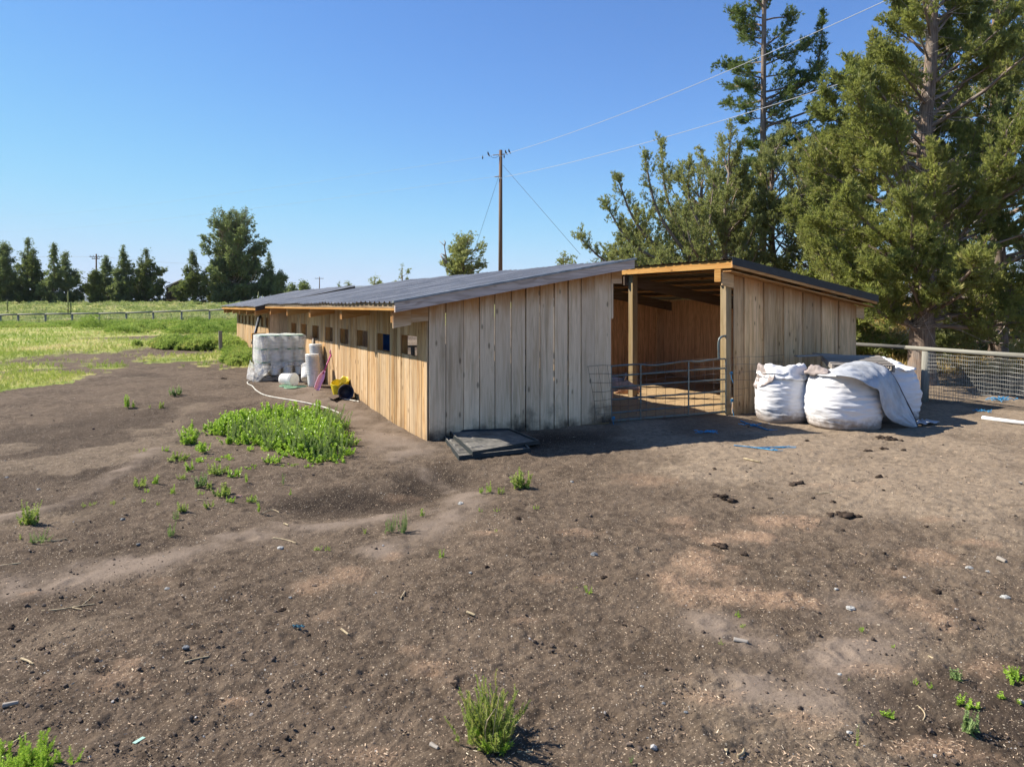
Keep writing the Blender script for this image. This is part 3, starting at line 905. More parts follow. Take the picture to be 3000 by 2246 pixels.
def zq(v): return 2.967 - .162 * (v - 5.84)
def right_shed():
    s = thing('lean_to_shed', 'brown board-and-batten wooden shed with black roof edge, open towards the gate', 'shed', P(-.2, 6.1, 0))
    uf = -.2
    m = MB()
    boards_v(m, 6.16, 9.74, uf, lambda v: -.04, lambda v: zq(v) - .25, -1, (.26, .29), alt=.032)
    for a, b, z in ((5.86, 6.155, .25), (9.745, 10.0, .26)):
        c = [P(uu, q, zq(q) - .25 - z * (1 - tp)) for tp in (0, 1) for q, uu in ((a, uf - .03), (b, uf - .03), (b, uf - .004), (a, uf - .004))]
        m.hexa(c, VX, ZX)
    m.build('front_wall', M['rightw'], s)
    # interior: rubbed plywood back wall and partition
    m = MB()
    u = -.1
    while u < 11:
        b = min(u + 1.22, 11)
        c = [P(uu, v, z) for z in (-.05, zq(9.7) - .10) for uu, v in ((u + .004, 9.70), (b - .004, 9.70), (b - .004, 9.73), (u + .004, 9.73))]
        m.hexa(c, ZX, UX, None, bot=0); u = b
    m.build('back_wall', M['ply'], s)
    m = MB()
    v = 6.15
    while v < 9.65:
        b = min(v + 1.17, 9.69)
        c = [P(uu, q, zq(q) - .3 if tp else -.05) for tp in (0, 1) for q, uu in ((v + .003, 6.3), (b - .003, 6.3), (b - .003, 6.33), (v + .003, 6.33))]
        m.hexa(c, ZX, VX, None, bot=0); v = b
    m.build('partition', M['ply'], s)
    for k, u in enumerate((-.10, 2.79, 5.6, 8.4, 11.0)):
        m = MB(); m.beam(P(u, 6.08, -.2), P(u, 6.08, zq(6.08) - .16), .15, .14, UX); m.build('post', M['post'], s)
        m = MB()
        c = [P(u + a + .10, q, zq(q) - .17 - (0 if tp else .24)) for tp in (0, 1) for q, a in ((5.9, -.022), (9.95, -.022), (9.95, .022), (5.9, .022))]
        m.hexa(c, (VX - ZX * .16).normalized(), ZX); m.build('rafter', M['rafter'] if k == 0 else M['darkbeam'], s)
    for v in (6.5, 7.15, 7.8, 8.5, 9.2):
        m = MB(); m.beam(P(-.45, v, zq(v) - .075), P(11.2, v, zq(v) - .075), .09, .04, VX); m.build('purlin', M['rafter'], s)
    m = MB(); m.beam(P(-.46, 5.885, zq(5.885) - .105), P(11.3, 5.885, zq(5.885) - .105), .14, .04, ZX); m.build('eave_fascia', M['orange'], s)
    m = MB(); m.beam(P(-.46, 10.03, zq(10.03) - .095), P(11.3, 10.03, zq(10.03) - .095), .12, .04, ZX); m.build('low_eave_fascia', M['orange'], s)
    # short block under the front corner of the fascia
    m = MB()
    m.beam(P(-.21, 5.70 + .16, zq(5.86) - .31), P(-.05, 5.70 + .16, zq(5.86) - .31), .24, .05, ZX); m.build('rafter_block', M['orange'], s)
    m = MB()
    c = [P(uu, v, zq(v) - (.03 if tp else .175)) for tp in (0, 1) for v, uu in ((5.85, -.50), (10.06, -.50), (10.06, -.463), (5.85, -.463))]
    m.hexa(c, (VX - ZX * .16).normalized(), ZX, .7); m.build('rake_fascia', M['rafter'], s)
    m = MB()
    c = [P(uu, v, zq(v) + (.012 if tp else -.125)) for tp in (0, 1) for v, uu in ((5.84, -.512), (10.09, -.512), (10.09, -.502), (5.84, -.502))]
    m.hexa(c, VX, ZX, .5)
    c = [P(uu, v, zq(v) + (.024 if tp else .013)) for tp in (0, 1) for v, uu in ((5.84, -.512), (10.09, -.512), (10.09, -.40), (5.84, -.40))]
    m.hexa(c, VX, UX, .5); m.build('rake_trim', M['blacktrim'], s)
    # soffit board behind the trim
    m = MB()
    c = [P(uu, v, zq(v) - (.245 if tp == 0 else .226)) for tp in (0, 1) for v, uu in ((5.86, -.46), (10.02, -.46), (10.02, -.24), (5.86, -.24))]
    m.hexa(c, (VX - ZX * .16).normalized(), UX); m.build('soffit', M['rafter'], s)
    m = MB(); corrugated(m, -.50, 11.4, 5.82, 10.1, lambda v: zq(v) - .02, h=.014, sag=.005); m.build('roof', M['roofdark'], s)
    return s
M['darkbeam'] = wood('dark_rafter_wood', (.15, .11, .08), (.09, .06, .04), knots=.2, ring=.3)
M['roofdark'] = plain('dark_roof_metal', (.085, .075, .055), .5, .3, .4, 4, .3)
right_shed()
# ------------------------------------------------------------------ gate, wire panel, twine
def lerp_pts(pts, n=12):
    out = []
    for a, b in zip(pts[:-1], pts[1:]):
        for k in range(n): out.append(Vector(a).lerp(Vector(b), k / n))
    out.append(Vector(pts[-1])); return out

def smooth_pts(pts, it=2):
    pts = [Vector(p) for p in pts]
    for _ in range(it):
        q = [pts[0]]
        for a, b in zip(pts[:-1], pts[1:]): q += [a * .75 + b * .25, a * .25 + b * .75]
        q.append(pts[-1]); pts = q
    return pts

def gate_pt(s, z):                         # s = 0 at the near shed .. 1 at the right shed
    return P(.04 - .20 * s, 3.40 + 2.64 * s, z)

def pipe_gate():
    s = thing('pipe_gate', 'bent grey-green steel pipe gate closing the alley between the two sheds', 'gate', gate_pt(0, 0))
    rails = [(1.0, 1.06, [(.25, .015), (.36, -.045), (.66, .02), (.72, -.025), (.9, .01)]), (.83, .88, [(.3, .0), (.6, .01)]), (.625, .665, [(.5, .01)]), (.415, .44, []), (.175, .20, [(.5, .012)]), (.035, .05, [])]
    for za, zb, kink in rails:
        pts = [gate_pt(0, za)] + [gate_pt(k, za + (zb - za) * k + d) for k, d in kink] + [gate_pt(.985, zb)]
        m = MB(); m.tube(smooth_pts(pts, 2), .017 if za > .1 else .022, 9); m.build('rail', M['gate'], s)
    for k in (.02, .255, .655, .985):
        m = MB()
        m.beam(gate_pt(k, .02) - UX * .022, gate_pt(k, 1.0 + .05 * k) - UX * .022, .03, .012, VX); m.build('upright', M['gate'], s)
    m = MB()
    m.tube(smooth_pts([gate_pt(.93, 1.04), gate_pt(.925, 1.30), gate_pt(.93, 1.44), gate_pt(.955, 1.49), gate_pt(.99, 1.50)], 2), .022, 9)
    m.build('latch_loop', M['gate'], s)
    return s
pipe_gate()

def wire_panel():
    m = MB()
    def q(v, z): return P(-.075 - .235 * sst(3.4, 6.1, v) + .02 * math.sin(v * 3), v, z)
    zs = [1.03, .89, .74, .59, .44, .31, .19, .09]
    for k, z in enumerate(zs):
        a = 2.90 + (1.03 - z) * .22
        b = 7.45 - (0 if k < 2 else .4 + .15 * k)
        n = 30
        m.tube([q(a + (b - a) * i / n, z + .012 * math.sin(i * .9 + k) + .06 * sst(3.4, 6.2, a + (b - a) * i / n)) for i in range(n + 1)], .0032, 4, False)
    v = 2.90
    while v < 6.3:
        lean = .20 * max(0, 1 - (v - 2.9) / .9)
        up = .06 * float(sst(3.4, 6.2, v))
        m.tube([q(v + .01 * math.sin(v * 9), 1.04 + up), q(v + lean * .5 + .012, .55 + up), q(v + lean, .04 + up)], .0032, 4, False)
        v += .205
    for v in (6.5, 6.9, 7.3): m.tube([q(v, 1.09), q(v, .75), q(v + .01, .3)], .0028, 4, False)
    return tag(m.build('livestock_mesh', M['wire']), 'rusty welded wire panel tied across the front of the gate', 'wire panel')
wire_panel()

def twine_clump(c, spread, n, label, r=.006, lift=.03, tails=(), frayed=0, mat='twine'):
    m = MB()
    for k in range(n):
        p = Vector(c) + Vector((R.uniform(-.4, .4) * spread, R.uniform(-.3, .3) * spread, lift * R.random()))
        pts = [p]; h = R.uniform(0, 6.28)
        for _ in range(7):
            h += R.uniform(-1.3, 1.3)
            p = p + Vector((math.cos(h), math.sin(h) * .7, 0)) * spread * .16
            pts.append(Vector((p.x, p.y, T(p.x, p.y) + .012 + lift * R.random())))
        m.tube(smooth_pts(pts, 1), r, 4, False)
    for tl in tails:
        g = [G(*p, dz=.012) for p in tl]
        m.tube(smooth_pts(g, 2), r * 1.4, 5, False)
        for _ in range(frayed):
            e = g[-1]; m.tube([e, e + Vector((R.uniform(-.05, .16), R.uniform(-.06, .06), .005))], r * .7, 3, False)
    return tag(m.build('baling_twine', M[mat]), label, 'twine', 'scraps of blue baling twine')
twine_clump(G(2072, 1265, .02), .20, 9, 'tangled blue twine lying in the shade below the gate', .007)
twine_clump(G(2200, 1245, .02), .20, 5, 'blue twine stretched out on the ground in the shade of the right shed front', .008, .03, [[(2170, 1232), (2190, 1240), (2230, 1252), (2250, 1259)]], 4)
twine_clump(G(2265, 1316, .02), .06, 2, 'long forked strand of blue twine in the sun in front of the white bags', .006, .02, [[(2150, 1304), (2200, 1309), (2245, 1315), (2272, 1319)], [(2245, 1315), (2262, 1309), (2305, 1308)], [(2215, 1311), (2262, 1309), (2300, 1311)]], 4)
twine_clump(G(2935, 1172, .03), .34, 14, 'bright blue bundle of twine on dry dirt by the wire fence', .007, .09)
twine_clump(G(2880, 1203, .02), .26, 6, 'small blue twine loop between the white pipe and the wire fence', .006, .03)
twine_clump(G(872, 1838, .01), .032, 9, 'crumpled teal-blue scrap on bare foreground soil', .004, .015, mat='teal')
def knot(u, v, z, tail, label):
    m = MB(); c = P(u, v, z)
    for k in range(7):
        a = [c + Vector((math.cos(t + k), math.sin(t * 1.3 + k), math.sin(t + k * 2))) * .024 for t in np.linspace(0, 5, 10)]
        m.tube(a, .007, 4, False)
    m.tube(smooth_pts([c, c + Vector((-.02, -.05, -tail * .4)), c + Vector((.02, -.06, -tail))], 2), .006, 4, False)
    tag(m.build('baling_twine', M['twine']), label, 'twine', 'scraps of blue baling twine')
knot(-.30, 6.02, .80, .18, 'blue twine knot tying the upper part of the gate to the post')
knot(-.30, 6.04, .28, .30, 'blue twine knot tying the lower part of the gate to the post')
knot(-.06, 3.45, .10, .14, 'blue twine hanging at the foot of the gable beside the gate')

# ------------------------------------------------------------------ pigs
def skin_body(name, verts, edges, radii, mat, extra=None, sub=2):
    me = bpy.data.meshes.new(name)
    me.from_pydata(verts, edges, [])
    ob = bpy.data.objects.new(name + '_cage', me); COL.objects.link(ob)
    md = ob.modifiers.new('s', 'SKIN'); md.use_smooth_shade = True
    sv = me.skin_vertices[0].data
    for i, r in enumerate(radii): sv[i].radius = r if isinstance(r, tuple) else (r, r)
    sv[0].use_root = True
    ob.modifiers.new('d', 'SUBSURF').levels = sub
    dg = bpy.context.evaluated_depsgraph_get()
    ev = bpy.data.meshes.new_from_object(ob.evaluated_get(dg))
    V = [tuple(v.co) for v in ev.vertices]; F = [tuple(p.vertices) for p in ev.polygons]
    bpy.data.objects.remove(ob); bpy.data.meshes.remove(ev)
    m = MB(); m.add(V, F, None, None, True)
    if extra: extra(m)
    return m

def pig(loc, heading, scale, name, label, mat, lying=False):
    vs, es, rs = [], [], []
    def add(p, r, par=None):
        vs.append(p); rs.append(r)
        if par is not None: es.append((par, len(vs) - 1))
        return len(vs) - 1
    hz = .44 if not lying else .17
    a = add((0, 0, hz), (.165, .175)); b = add((.24, 0, hz + .01), (.16, .175), a); c = add((.42, 0, hz + .03), (.135, .15), b)
    d = add((.58, 0, hz + .02), (.115, .125), c); e = add((.70, 0, hz - .02), (.082, .085), d); f = add((.82, 0, hz - .06), (.052, .05), e); add((.86, 0, hz - .07), (.05, .046), f)
    g = add((-.24, 0, hz), (.165, .17), a); h = add((-.42, 0, hz - .02), (.13, .14), g)
    tl = add((-.50, 0, hz + .06), .025, h); add((-.56, .04, hz + .02), .012, tl)
    if not lying:
        for s in (-1, 1):
            k = add((.30, .09 * s, hz - .16), (.062, .06), b); k = add((.31, .10 * s, .20), .042, k); k = add((.30, .10 * s, .08), .030, k); add((.32, .10 * s, .02), .034, k)
            k = add((-.34, .09 * s, hz - .14), (.075, .07), g); k = add((-.30, .10 * s, .24), .055, k); k = add((-.38, .10 * s, .16), .036, k); k = add((-.36, .10 * s, .06), .029, k); add((-.34, .10 * s, .02), .034, k)
    else:
        for s in (-1, 1):
            k = add((.30, .12 * s, .07), .05, b); add((.46, .15 * s, .04), .035, k)
            k = add((-.32, .13 * s, .08), .06, g); add((-.16, .19 * s, .04), .04, k)
    def extra(m):
        for s in (-1, 1):      # upright ears with a hollow front, then the eyes
            b0 = Vector((.585, .07 * s, hz + .10)); tip = Vector((.625, .15 * s, hz + .245)); w = Vector((.03, -.05 * s, .0)); n = Vector((-.018, .0, .0))
            mid = (b0 + tip) / 2 + Vector((.0, .02 * s, .0))
            ring0 = [b0 - w, b0 + n, b0 + w, b0 - n * .6]
            ring1 = [mid - w * 1.15, mid + n * 1.4, mid + w * 1.15, mid + n * .4]
            ring2 = [tip - w * .1, tip + n * .2, tip + w * .1, tip - n * .1]
            vv = ring0 + ring1 + ring2
            ff = [(i * 4 + k, i * 4 + (k + 1) % 4, (i + 1) * 4 + (k + 1) % 4, (i + 1) * 4 + k) for i in range(2) for k in range(4)] + [(8, 9, 10, 11)]
            m.add(vv, ff, None, None, True)
            m.lathe([(.002, -.012), (.011, -.006), (.012, .002), (.002, .011)], (.66, .075 * s, hz + .045), (.3, s, .2), 8)
        m.lathe([(.047, .0), (.05, .012), (.04, .018), (.003, .019)], (.865, 0, hz - .07), (1, 0, -.1), 14)
    m = skin_body(name, vs, es, rs, mat, extra)
    rz = Matrix.Rotation(heading, 3, 'Z') * scale
    m.V = [tuple(rz @ Vector(v) + Vector(loc)) for v in m.V]
    m.B = list(m.V)
    return tag(m.build(name, mat), label, 'pig')
pg = G(1800, 1192)
pig((pg.x - .42 + .05, pg.y + .10, .0), math.radians(-8), 1.0, 'pig', 'grey muddy pig standing behind the gate with its head raised', M['pig'])
pig((2.72, 16.72, .0), math.radians(168), .62, 'piglet', 'small pink pig lying on the sunlit ground behind the shed post', M['piglet'], True)

# ------------------------------------------------------------------ bulk bags, pallet, tarp
def bag(cx, cy, r, h, label, seed, top=True, sq=.35, lean=0.0):
    """Filled woven bag: rounded-square plan, bulging, creased, with the empty mouth folded over the top."""
    m = MB()
    na, nh = 110, 64
    rows = []
    z0 = T(cx, cy) - .02
    for k in range(nh + 1):
        f = k / nh
        if f < .86:
            g = f / .86
            rad = r * (.84 + .17 * math.sin(math.pi * min(1, g * .9 + .08)) ** .8) * (1 - .10 * g ** 3)
            z = z0 + h * .93 * g
            if g < .06: rad *= .93 + .07 * (g / .06)
        else:
            g = (f - .86) / .14
            rad = r * (.905 - .80 * g ** 1.3)
            z = z0 + h * (.93 + .07 * math.sin(g * math.pi / 2))
        row = []
        for j in range(na):
            t = 2 * math.pi * j / na
            cs, sn = math.cos(t), math.sin(t)
            s4 = 1 / (abs(cs) ** 4 + abs(sn) ** 4) ** .25
            q = 1 + (s4 - 1) * sq
            cr = (float(fbm(np.array(t * 2.2 + seed), np.array(f * 24 + seed), seed, 4)) - .5)
            big = (float(fbm(np.array(t * 1.3 + seed * 2), np.array(f * 3.1), seed + 5, 3)) - .5)
            wr = (.050 * cr + .10 * big) * min(1, f * 7) * r / .6
            if f > .86: wr *= 1.0; z2 = z + (float(fbm(np.array(cs * 3 + seed), np.array(sn * 3 + f), seed + 8, 3)) - .5) * .10
            else: z2 = z + .02 * big
            rr = rad * q + wr
            row.append(Vector((cx + rr * cs + lean * f, cy + rr * sn, z2)))
        row.append(row[0])
        rows.append(row)
    rows.append([sum(rows[-1][:na], Vector()) / na] * (na + 1))
    m.grid(rows)
    b = m.build('bulk_bag', M['bag'])
    tag(b, label, 'bag', 'white bulk bags in front of the right shed')
    return b, z0

def skirt(parent, cx, cy, r, z, a0, a1, seed, drop=.12, wide=.20, mat='bag', name='folded_mouth'):
    """A band of the bag's loose mouth, crumpled over its shoulder."""
    m = MB(); rows = []
    n, w = 48, 12
    for i in range(w + 1):
        f = i / w
        row = []
        for k in range(n + 1):
            t = a0 + (a1 - a0) * k / n
            e = math.sin(math.pi * k / n) ** .5
            nn = float(fbm(np.array(t * 3.2 + seed), np.array(f * 2.5), seed, 3)) - .5
            rr = r * (.62 + (.42 * f)) + .10 * nn * e
            zz = z + .09 * math.sin(min(1, f * 1.4) * math.pi) * e - drop * max(0, f - .45) / .55 * (.5 + e) + .13 * nn * e
            row.append(Vector((cx + rr * math.cos(t), cy + rr * math.sin(t), zz)))
        rows.append(row)
    m.grid(rows)
    o = m.build(name, M[mat], parent)
    sd = o.modifiers.new('thick', 'SOLIDIFY'); sd.thickness = .008
    return o

b1, z1 = bag(4.93, 12.97, .47, .95, 'plump white bulk bag with folded top, leftmost of the three by the right shed', 3)
skirt(b1, 4.95, 12.97, .44, .93, math.radians(150), math.radians(420), 4, .10)
skirt(b1, 4.93, 12.99, .47, .90, math.radians(125), math.radians(235), 14, .20, mat='bagedge', name='mouth_lining')
b2, z2 = bag(5.72, 12.25, .61, .98, 'biggest white bulk bag in the middle, partly under the grey tarp', 9)
skirt(b2, 5.62, 12.40, .46, .95, math.radians(120), math.radians(235), 15, .04, mat='bagedge', name='mouth_lining')
b3, z3 = bag(6.84, 13.05, .57, 1.02, 'white bulk bag at the back right, mostly hidden by the draped tarp', 17)
skirt(b3, 6.84, 13.05, .53, 1.0, math.radians(20), math.radians(200), 19, .10)

def pallet(c, ax, ay, L, Wd, label, name='pallet', tilt=0.0, group=None, deck=7):
    ax, ay = Vector(ax).normalized(), Vector(ay).normalized()
    az = ax.cross(ay)
    if az.z < 0 and abs(az.z) > .2: az = -az
    s = thing(name, label, 'pallet', c, group)
    c = Vector(c)
    for k in range(3):
        m = MB(); o = c + ay * ((k - 1) * (Wd / 2 - .02)) + az * .062
        m.beam(o - ax * L / 2, o + ax * L / 2, .085, .038, az); m.build('stringer', M['greywood'], s)
    for k in range(deck):
        x = -L / 2 + .045 + (L - .09) * k / (deck - 1)
        m = MB(); o = c + ax * x + az * .1135
        m.beam(o - ay * Wd / 2, o + ay * Wd / 2, .088, .016, ax); m.build('deck_board', M['greywood'], s)
    for k in range(3):
        x = (-1 + k) * (L / 2 - .05)
        m = MB(); o = c + ax * x + az * .010
        m.beam(o - ay * Wd / 2, o + ay * Wd / 2, .088, .016, ax); m.build('base_board', M['greywood'], s)
    return s
pallet((6.30, 12.98, .97), (.25, 1.0, .10), (1.0, -.25, .0), 1.05, 1.02, 'grey wooden pallet lying flat on top of the white bulk bags')
m = MB(); m.beam(P(.05 - .6, 8.05, 1.12), P(-.45, 8.9, 1.06), .14, .025, UX); m.beam(P(-.50, 7.55, 1.08), P(-.75, 8.3, 1.10), .12, .025, UX)
tag(m.build('loose_boards', M['greywood']), 'loose grey boards lying behind the pallet against the right shed wall', 'boards')

def tarp():
    lc = [(640, 545, 11.7), (700, 552, 11.55), (800, 566, 11.48), (890, 600, 11.47), (985, 648, 11.52), (1040, 668, 11.60), (1045, 745, 11.62), (1070, 830, 11.66), (1110, 905, 11.75), (1220, 950, 11.92), (1345, 977, 12.1)]
    mc = [(650, 522, 11.8), (740, 478, 11.85), (860, 466, 11.85), (960, 484, 11.8), (1040, 526, 11.7), (1085, 585, 11.68), (1125, 680, 11.72), (1165, 770, 11.78), (1215, 850, 11.9), (1290, 925, 12.02), (1348, 972, 12.12)]
    rc = [(660, 500, 12.1), (760, 452, 12.3), (860, 436, 12.5), (950, 436, 12.5), (1020, 452, 12.45), (1105, 492, 12.3), (1185, 610, 12.25), (1225, 700, 12.25), (1262, 770, 12.25), (1310, 865, 12.22), (1350, 968, 12.15)]
    def curve(ps, n=60):
        pts = [W(2200 + x / 2.765, 900 + y / 2.765, Y) for x, y, Y in ps]
        pts = smooth_pts(pts, 2)
        L = [0]
        for a, b in zip(pts[:-1], pts[1:]): L.append(L[-1] + (b - a).length)
        out = []
        for k in range(n + 1):
            d = L[-1] * k / n
            i = max(0, min(len(L) - 2, int(np.searchsorted(L, d)) - 1))
            f = (d - L[i]) / max(1e-6, L[i + 1] - L[i])
            out.append(pts[i].lerp(pts[i + 1], f))
        return out
    A, B, C = curve(lc), curve(mc), curve(rc)
    rows = []
    for i in range(37):
        f = i / 36
        row = []
        for a, b, c in zip(A, B, C):
            p = a * (1 - f) ** 2 + b * 2 * f * (1 - f) + c * f * f
            k = len(row) / 60
            nn = float(fbm(np.array(f * 5 + 2), np.array(k * 9), 77, 4)) - .5
            rdg = abs(float(fbm(np.array(f * 3.3), np.array(k * 4.5), 79, 3)) - .5)
            e = min(1, 6 * k, 8 * (1 - k))
            p = p + Vector((-.3, -.8, .45)) * ((nn * .10 - rdg * .16 + .03) * e)
            p.z = max(p.z, .02)
            row.append(p)
        rows.append(row)
    m = MB(); m.grid(rows)
    s = m.build('tarp', M['tarp'])
    sd = s.modifiers.new('thick', 'SOLIDIFY'); sd.thickness = .006
    tag(s, 'creased grey-white tarp draped over the bulk bags and trailing to the ground', 'tarp')
    # dark hem along its right edge
    m = MB(); m.tube([p + Vector((.004, -.006, .004)) for p in C[26:]], .011, 5); m.build('hem', M['hem'], s)
    # trailing flap on the ground
    g = [W(2200 + x / 2.765, 900 + y / 2.765, Y) for x, y, Y in ((1330, 965, 12.15), (1360, 908, 12.6), (1450, 925, 12.55), (1540, 955, 12.35))]
    rows = []
    for i in range(9):
        row = []
        for k in range(15):
            p = g[0].lerp(g[2].lerp(g[3], .9), k / 14).lerp(g[1].lerp(g[2], k / 14), i / 8)
            p.z = T(p.x, p.y) + .03 + .05 * abs(math.sin(k * .55 + i * .3)) * (1 - .4 * k / 14)
            row.append(p)
        rows.append(row)
    m = MB(); m.grid(rows); f = m.build('trailing_corner', M['tarp'], s)
    sd = f.modifiers.new('thick', 'SOLIDIFY'); sd.thickness = .006
M['hem'] = plain('brown_tarp_hem', (.12, .10, .095), .7, 0, .2, 20, .3)
tarp()

# ------------------------------------------------------------------ black trays by the corner
def tray(c4, h, rim, steps, label):
    """Shallow moulded plastic tray: floor, raised rim, a few moulded steps."""
    a, b, c, d = [Vector(p) for p in c4]
    m = MB()
    def at(s, t): return a.lerp(b, s).lerp(d.lerp(c, s), t)
    rows = []
    prof = [(0, -h), (0.0, rim), (.012, rim + .006), (.030, rim + .006), (.042, 0), (.5, 0), (.958, 0), (.970, rim + .006), (.988, rim + .006), (1, rim), (1.0, -h)]
    fs = sorted(set([p[0] for p in prof] + list(np.linspace(.05, .95, 40))))
    def hh(x): return np.interp(x, [0, .0001, .012, .030, .042, .958, .970, .988, .9999, 1], [-h, rim, rim + .006, rim + .006, 0, 0, rim + .006, rim + .006, rim, -h])
    for t in fs:
        row = []
        for s in fs:
            z = min(hh(s), hh(t)) if (hh(s) < -h * .9 or hh(t) < -h * .9) else max(hh(s), hh(t))
            for (s0, s1, t0, t1, dz) in steps:
                if s0 < s < s1 and t0 < t < t1: z += dz
            z += .006 * (float(fbm(np.array(s * 5), np.array(t * 5), 3, 3)) - .5)
            p = at(s, t); row.append(Vector((p.x, p.y, p.z + z)))
        rows.append(row)
    m.grid(rows, smooth=False)
    return tag(m.build('plastic_tray', M['tray']), label, 'tray', 'black plastic trays by the shed corner')
def gp(px, py, z): return G(px, py, z)
tray([gp(1297, 1280, .035), gp(1500, 1262, .035), gp(1556, 1318, .035), gp(1343, 1341, .035)], .03, .018, [(.05, .3, .16, .24, .018), (.05, .3, .40, .48, .018), (.05, .3, .62, .70, .018)], 'lower black plastic tray flat on the dirt by the shed corner')
tray([gp(1312, 1263, .10), gp(1494, 1258, .085), gp(1583, 1294, .06), gp(1383, 1329, .075)], .028, .02, [(.05, .22, .55, .80, .014), (.0, .25, .22, .40, -.012)], 'upper dusty black tray lying askew on the lower one')

# ------------------------------------------------------------------ buckets and clutter by the long wall
def bucket_mb(o, axis, h=.37, rt=.148, rb=.128, up=True, closed=True):
    """Pail profile with ribs under the rim."""
    m = MB()
    ax = Vector(axis).normalized()
    pr = [(.001, .012), (rb * .95, .012), (rb * .96, 0), (rb, .004)]
    for f in (.2, .5, .74): pr.append((rb + (rt - rb) * f, h * f))
    for f, g in ((.78, 0), (.785, .009), (.80, .009), (.805, 0), (.85, 0), (.855, .010), (.87, .010), (.875, 0), (.93, 0), (.935, .012), (.965, .012), (.97, .002), (1, .002)):
        pr.append((rb + (rt - rb) * f + g, h * f))
    if not closed: pr += [(rt - .005, h), (rb, .02), (.001, .02)]
    m.lathe(pr, o, ax, 26, capb=closed)
    return m

def bucket(o, axis, label, group, parent=None, lid=None, closed=True, mat='bucket', sc=1.0, handle=False, lab=False):
    m = bucket_mb(o, axis, .37 * sc, .148 * sc, .128 * sc, closed=closed)
    b = m.build('bucket', M[mat], parent)
    if label: tag(b, label, 'bucket', group)
    ax = Vector(axis).normalized()
    if lid:
        l = MB(); oo = Vector(o) + ax * (.37 * sc - .012)
        l.lathe([(.150 * sc, 0), (.157 * sc, .002), (.157 * sc, .022), (.148 * sc, .026), (.135 * sc, .020), (.002, .020)], oo, ax, 26)
        l.build('lid', M[lid], b)
    if lab:
        l = MB()
        th0 = math.atan2(-.883, .469)
        vs = []
        for k in range(9):
            t = th0 - .55 + 1.1 * k / 8
            for f in (.18, .60):
                rr = (.128 + .02 * f + .0015) * sc
                vs.append(Vector(o) + Vector((math.cos(t) * rr, math.sin(t) * rr, .37 * sc * f)))
        l.add(vs, [(2 * k, 2 * k + 2, 2 * k + 3, 2 * k + 1) for k in range(8)])
        l.build('label_patch', M['label'], b)
    return b

BU, BV = 7.45, -1.42                                  # near left corner of the stack, along the shed axes
zb0 = gz(BU, BV + .4)
pallet(P(BU + .56, BV + .60, zb0 - .01), VX, UX, 1.22, 1.15, 'grey wooden pallet on the dirt under the stacked white buckets', deck=6)
for tier in range(3):
    for i in range(4):
        for j in range(3):
            zz = zb0 + .125 + tier * .318
            hid = ['bottom row under loose film', 'middle layer', 'top layer'][tier]
            o = P(BU + .16 + j * .29, BV + .16 + i * .285, zz)
            side = ['leftmost', 'second', 'third', 'rightmost'][i]
            dep = ['front', 'middle', 'back'][j]
            lay = ['bottom', 'middle', 'top'][tier]
            b = bucket(o, (0, 0, 1), f'green-lidded white bucket, {side} in the {dep} row, {lay} layer of the pallet stack', 'buckets stacked on the pallet', lid='lid', sc=.84, lab=(j == 0 and tier < 2 and i < 3))
def wrap(z0, z1, pad, label, seed, flare=0.0, open_front=False):
    """Film round the stack: wavy sides and a sagging sheet on top."""
    m = MB()
    c = P(BU + .16 + .29, BV + .16 + .4275, 0)
    hu, hv = .29 + .135 + pad, .4275 + .135 + pad
    rows = []
    na = 120
    for k in range(15):
        f = k / 14
        row = []
        for j in range(na + 1):
            t = 2 * math.pi * j / na
            cs, sn = math.cos(t), math.sin(t)
            q = 1 / max(abs(cs), abs(sn)); q = 1 + (q - 1) * .86
            # dips between neighbouring buckets
            wav = .012 * math.cos(sn * q * 2 * math.pi * 2) + .012 * math.cos(cs * q * 2 * math.pi * 1.5)
            cr = (float(fbm(np.array(t * 3 + seed), np.array(f * 6), seed, 3)) - .5) * .03
            rr = 1 + cr + flare * (1 - f) + .018 * abs(math.sin(f * 2 * math.pi)) - .012
            p = c + UX * (cs * q * hu * rr - wav) + VX * (sn * q * hv * rr - wav) + ZX * (z0 + (z1 - z0) * f)
            row.append(p)
        rows.append(row)
    for g in (.9, .7, .4, .05):
        row = []
        for j in range(na + 1):
            p = rows[14][j]; n = (float(fbm(np.array(p.x * 7), np.array(p.y * 7), seed + 3, 3)) - .5) * .05
            row.append(Vector((c.x, c.y, 0)).lerp(Vector((p.x, p.y, 0)), g) + ZX * (z1 + .015 + n))
        rows.append(row)
    m.grid(rows)
    return tag(m.build('stretch_wrap', M['film']), label, 'wrap', 'clear wrap on the bucket stack')
wrap(zb0 + .43, zb0 + 1.085, .012, 'cloudy stretch wrap tight around the upper two layers of buckets', 5)
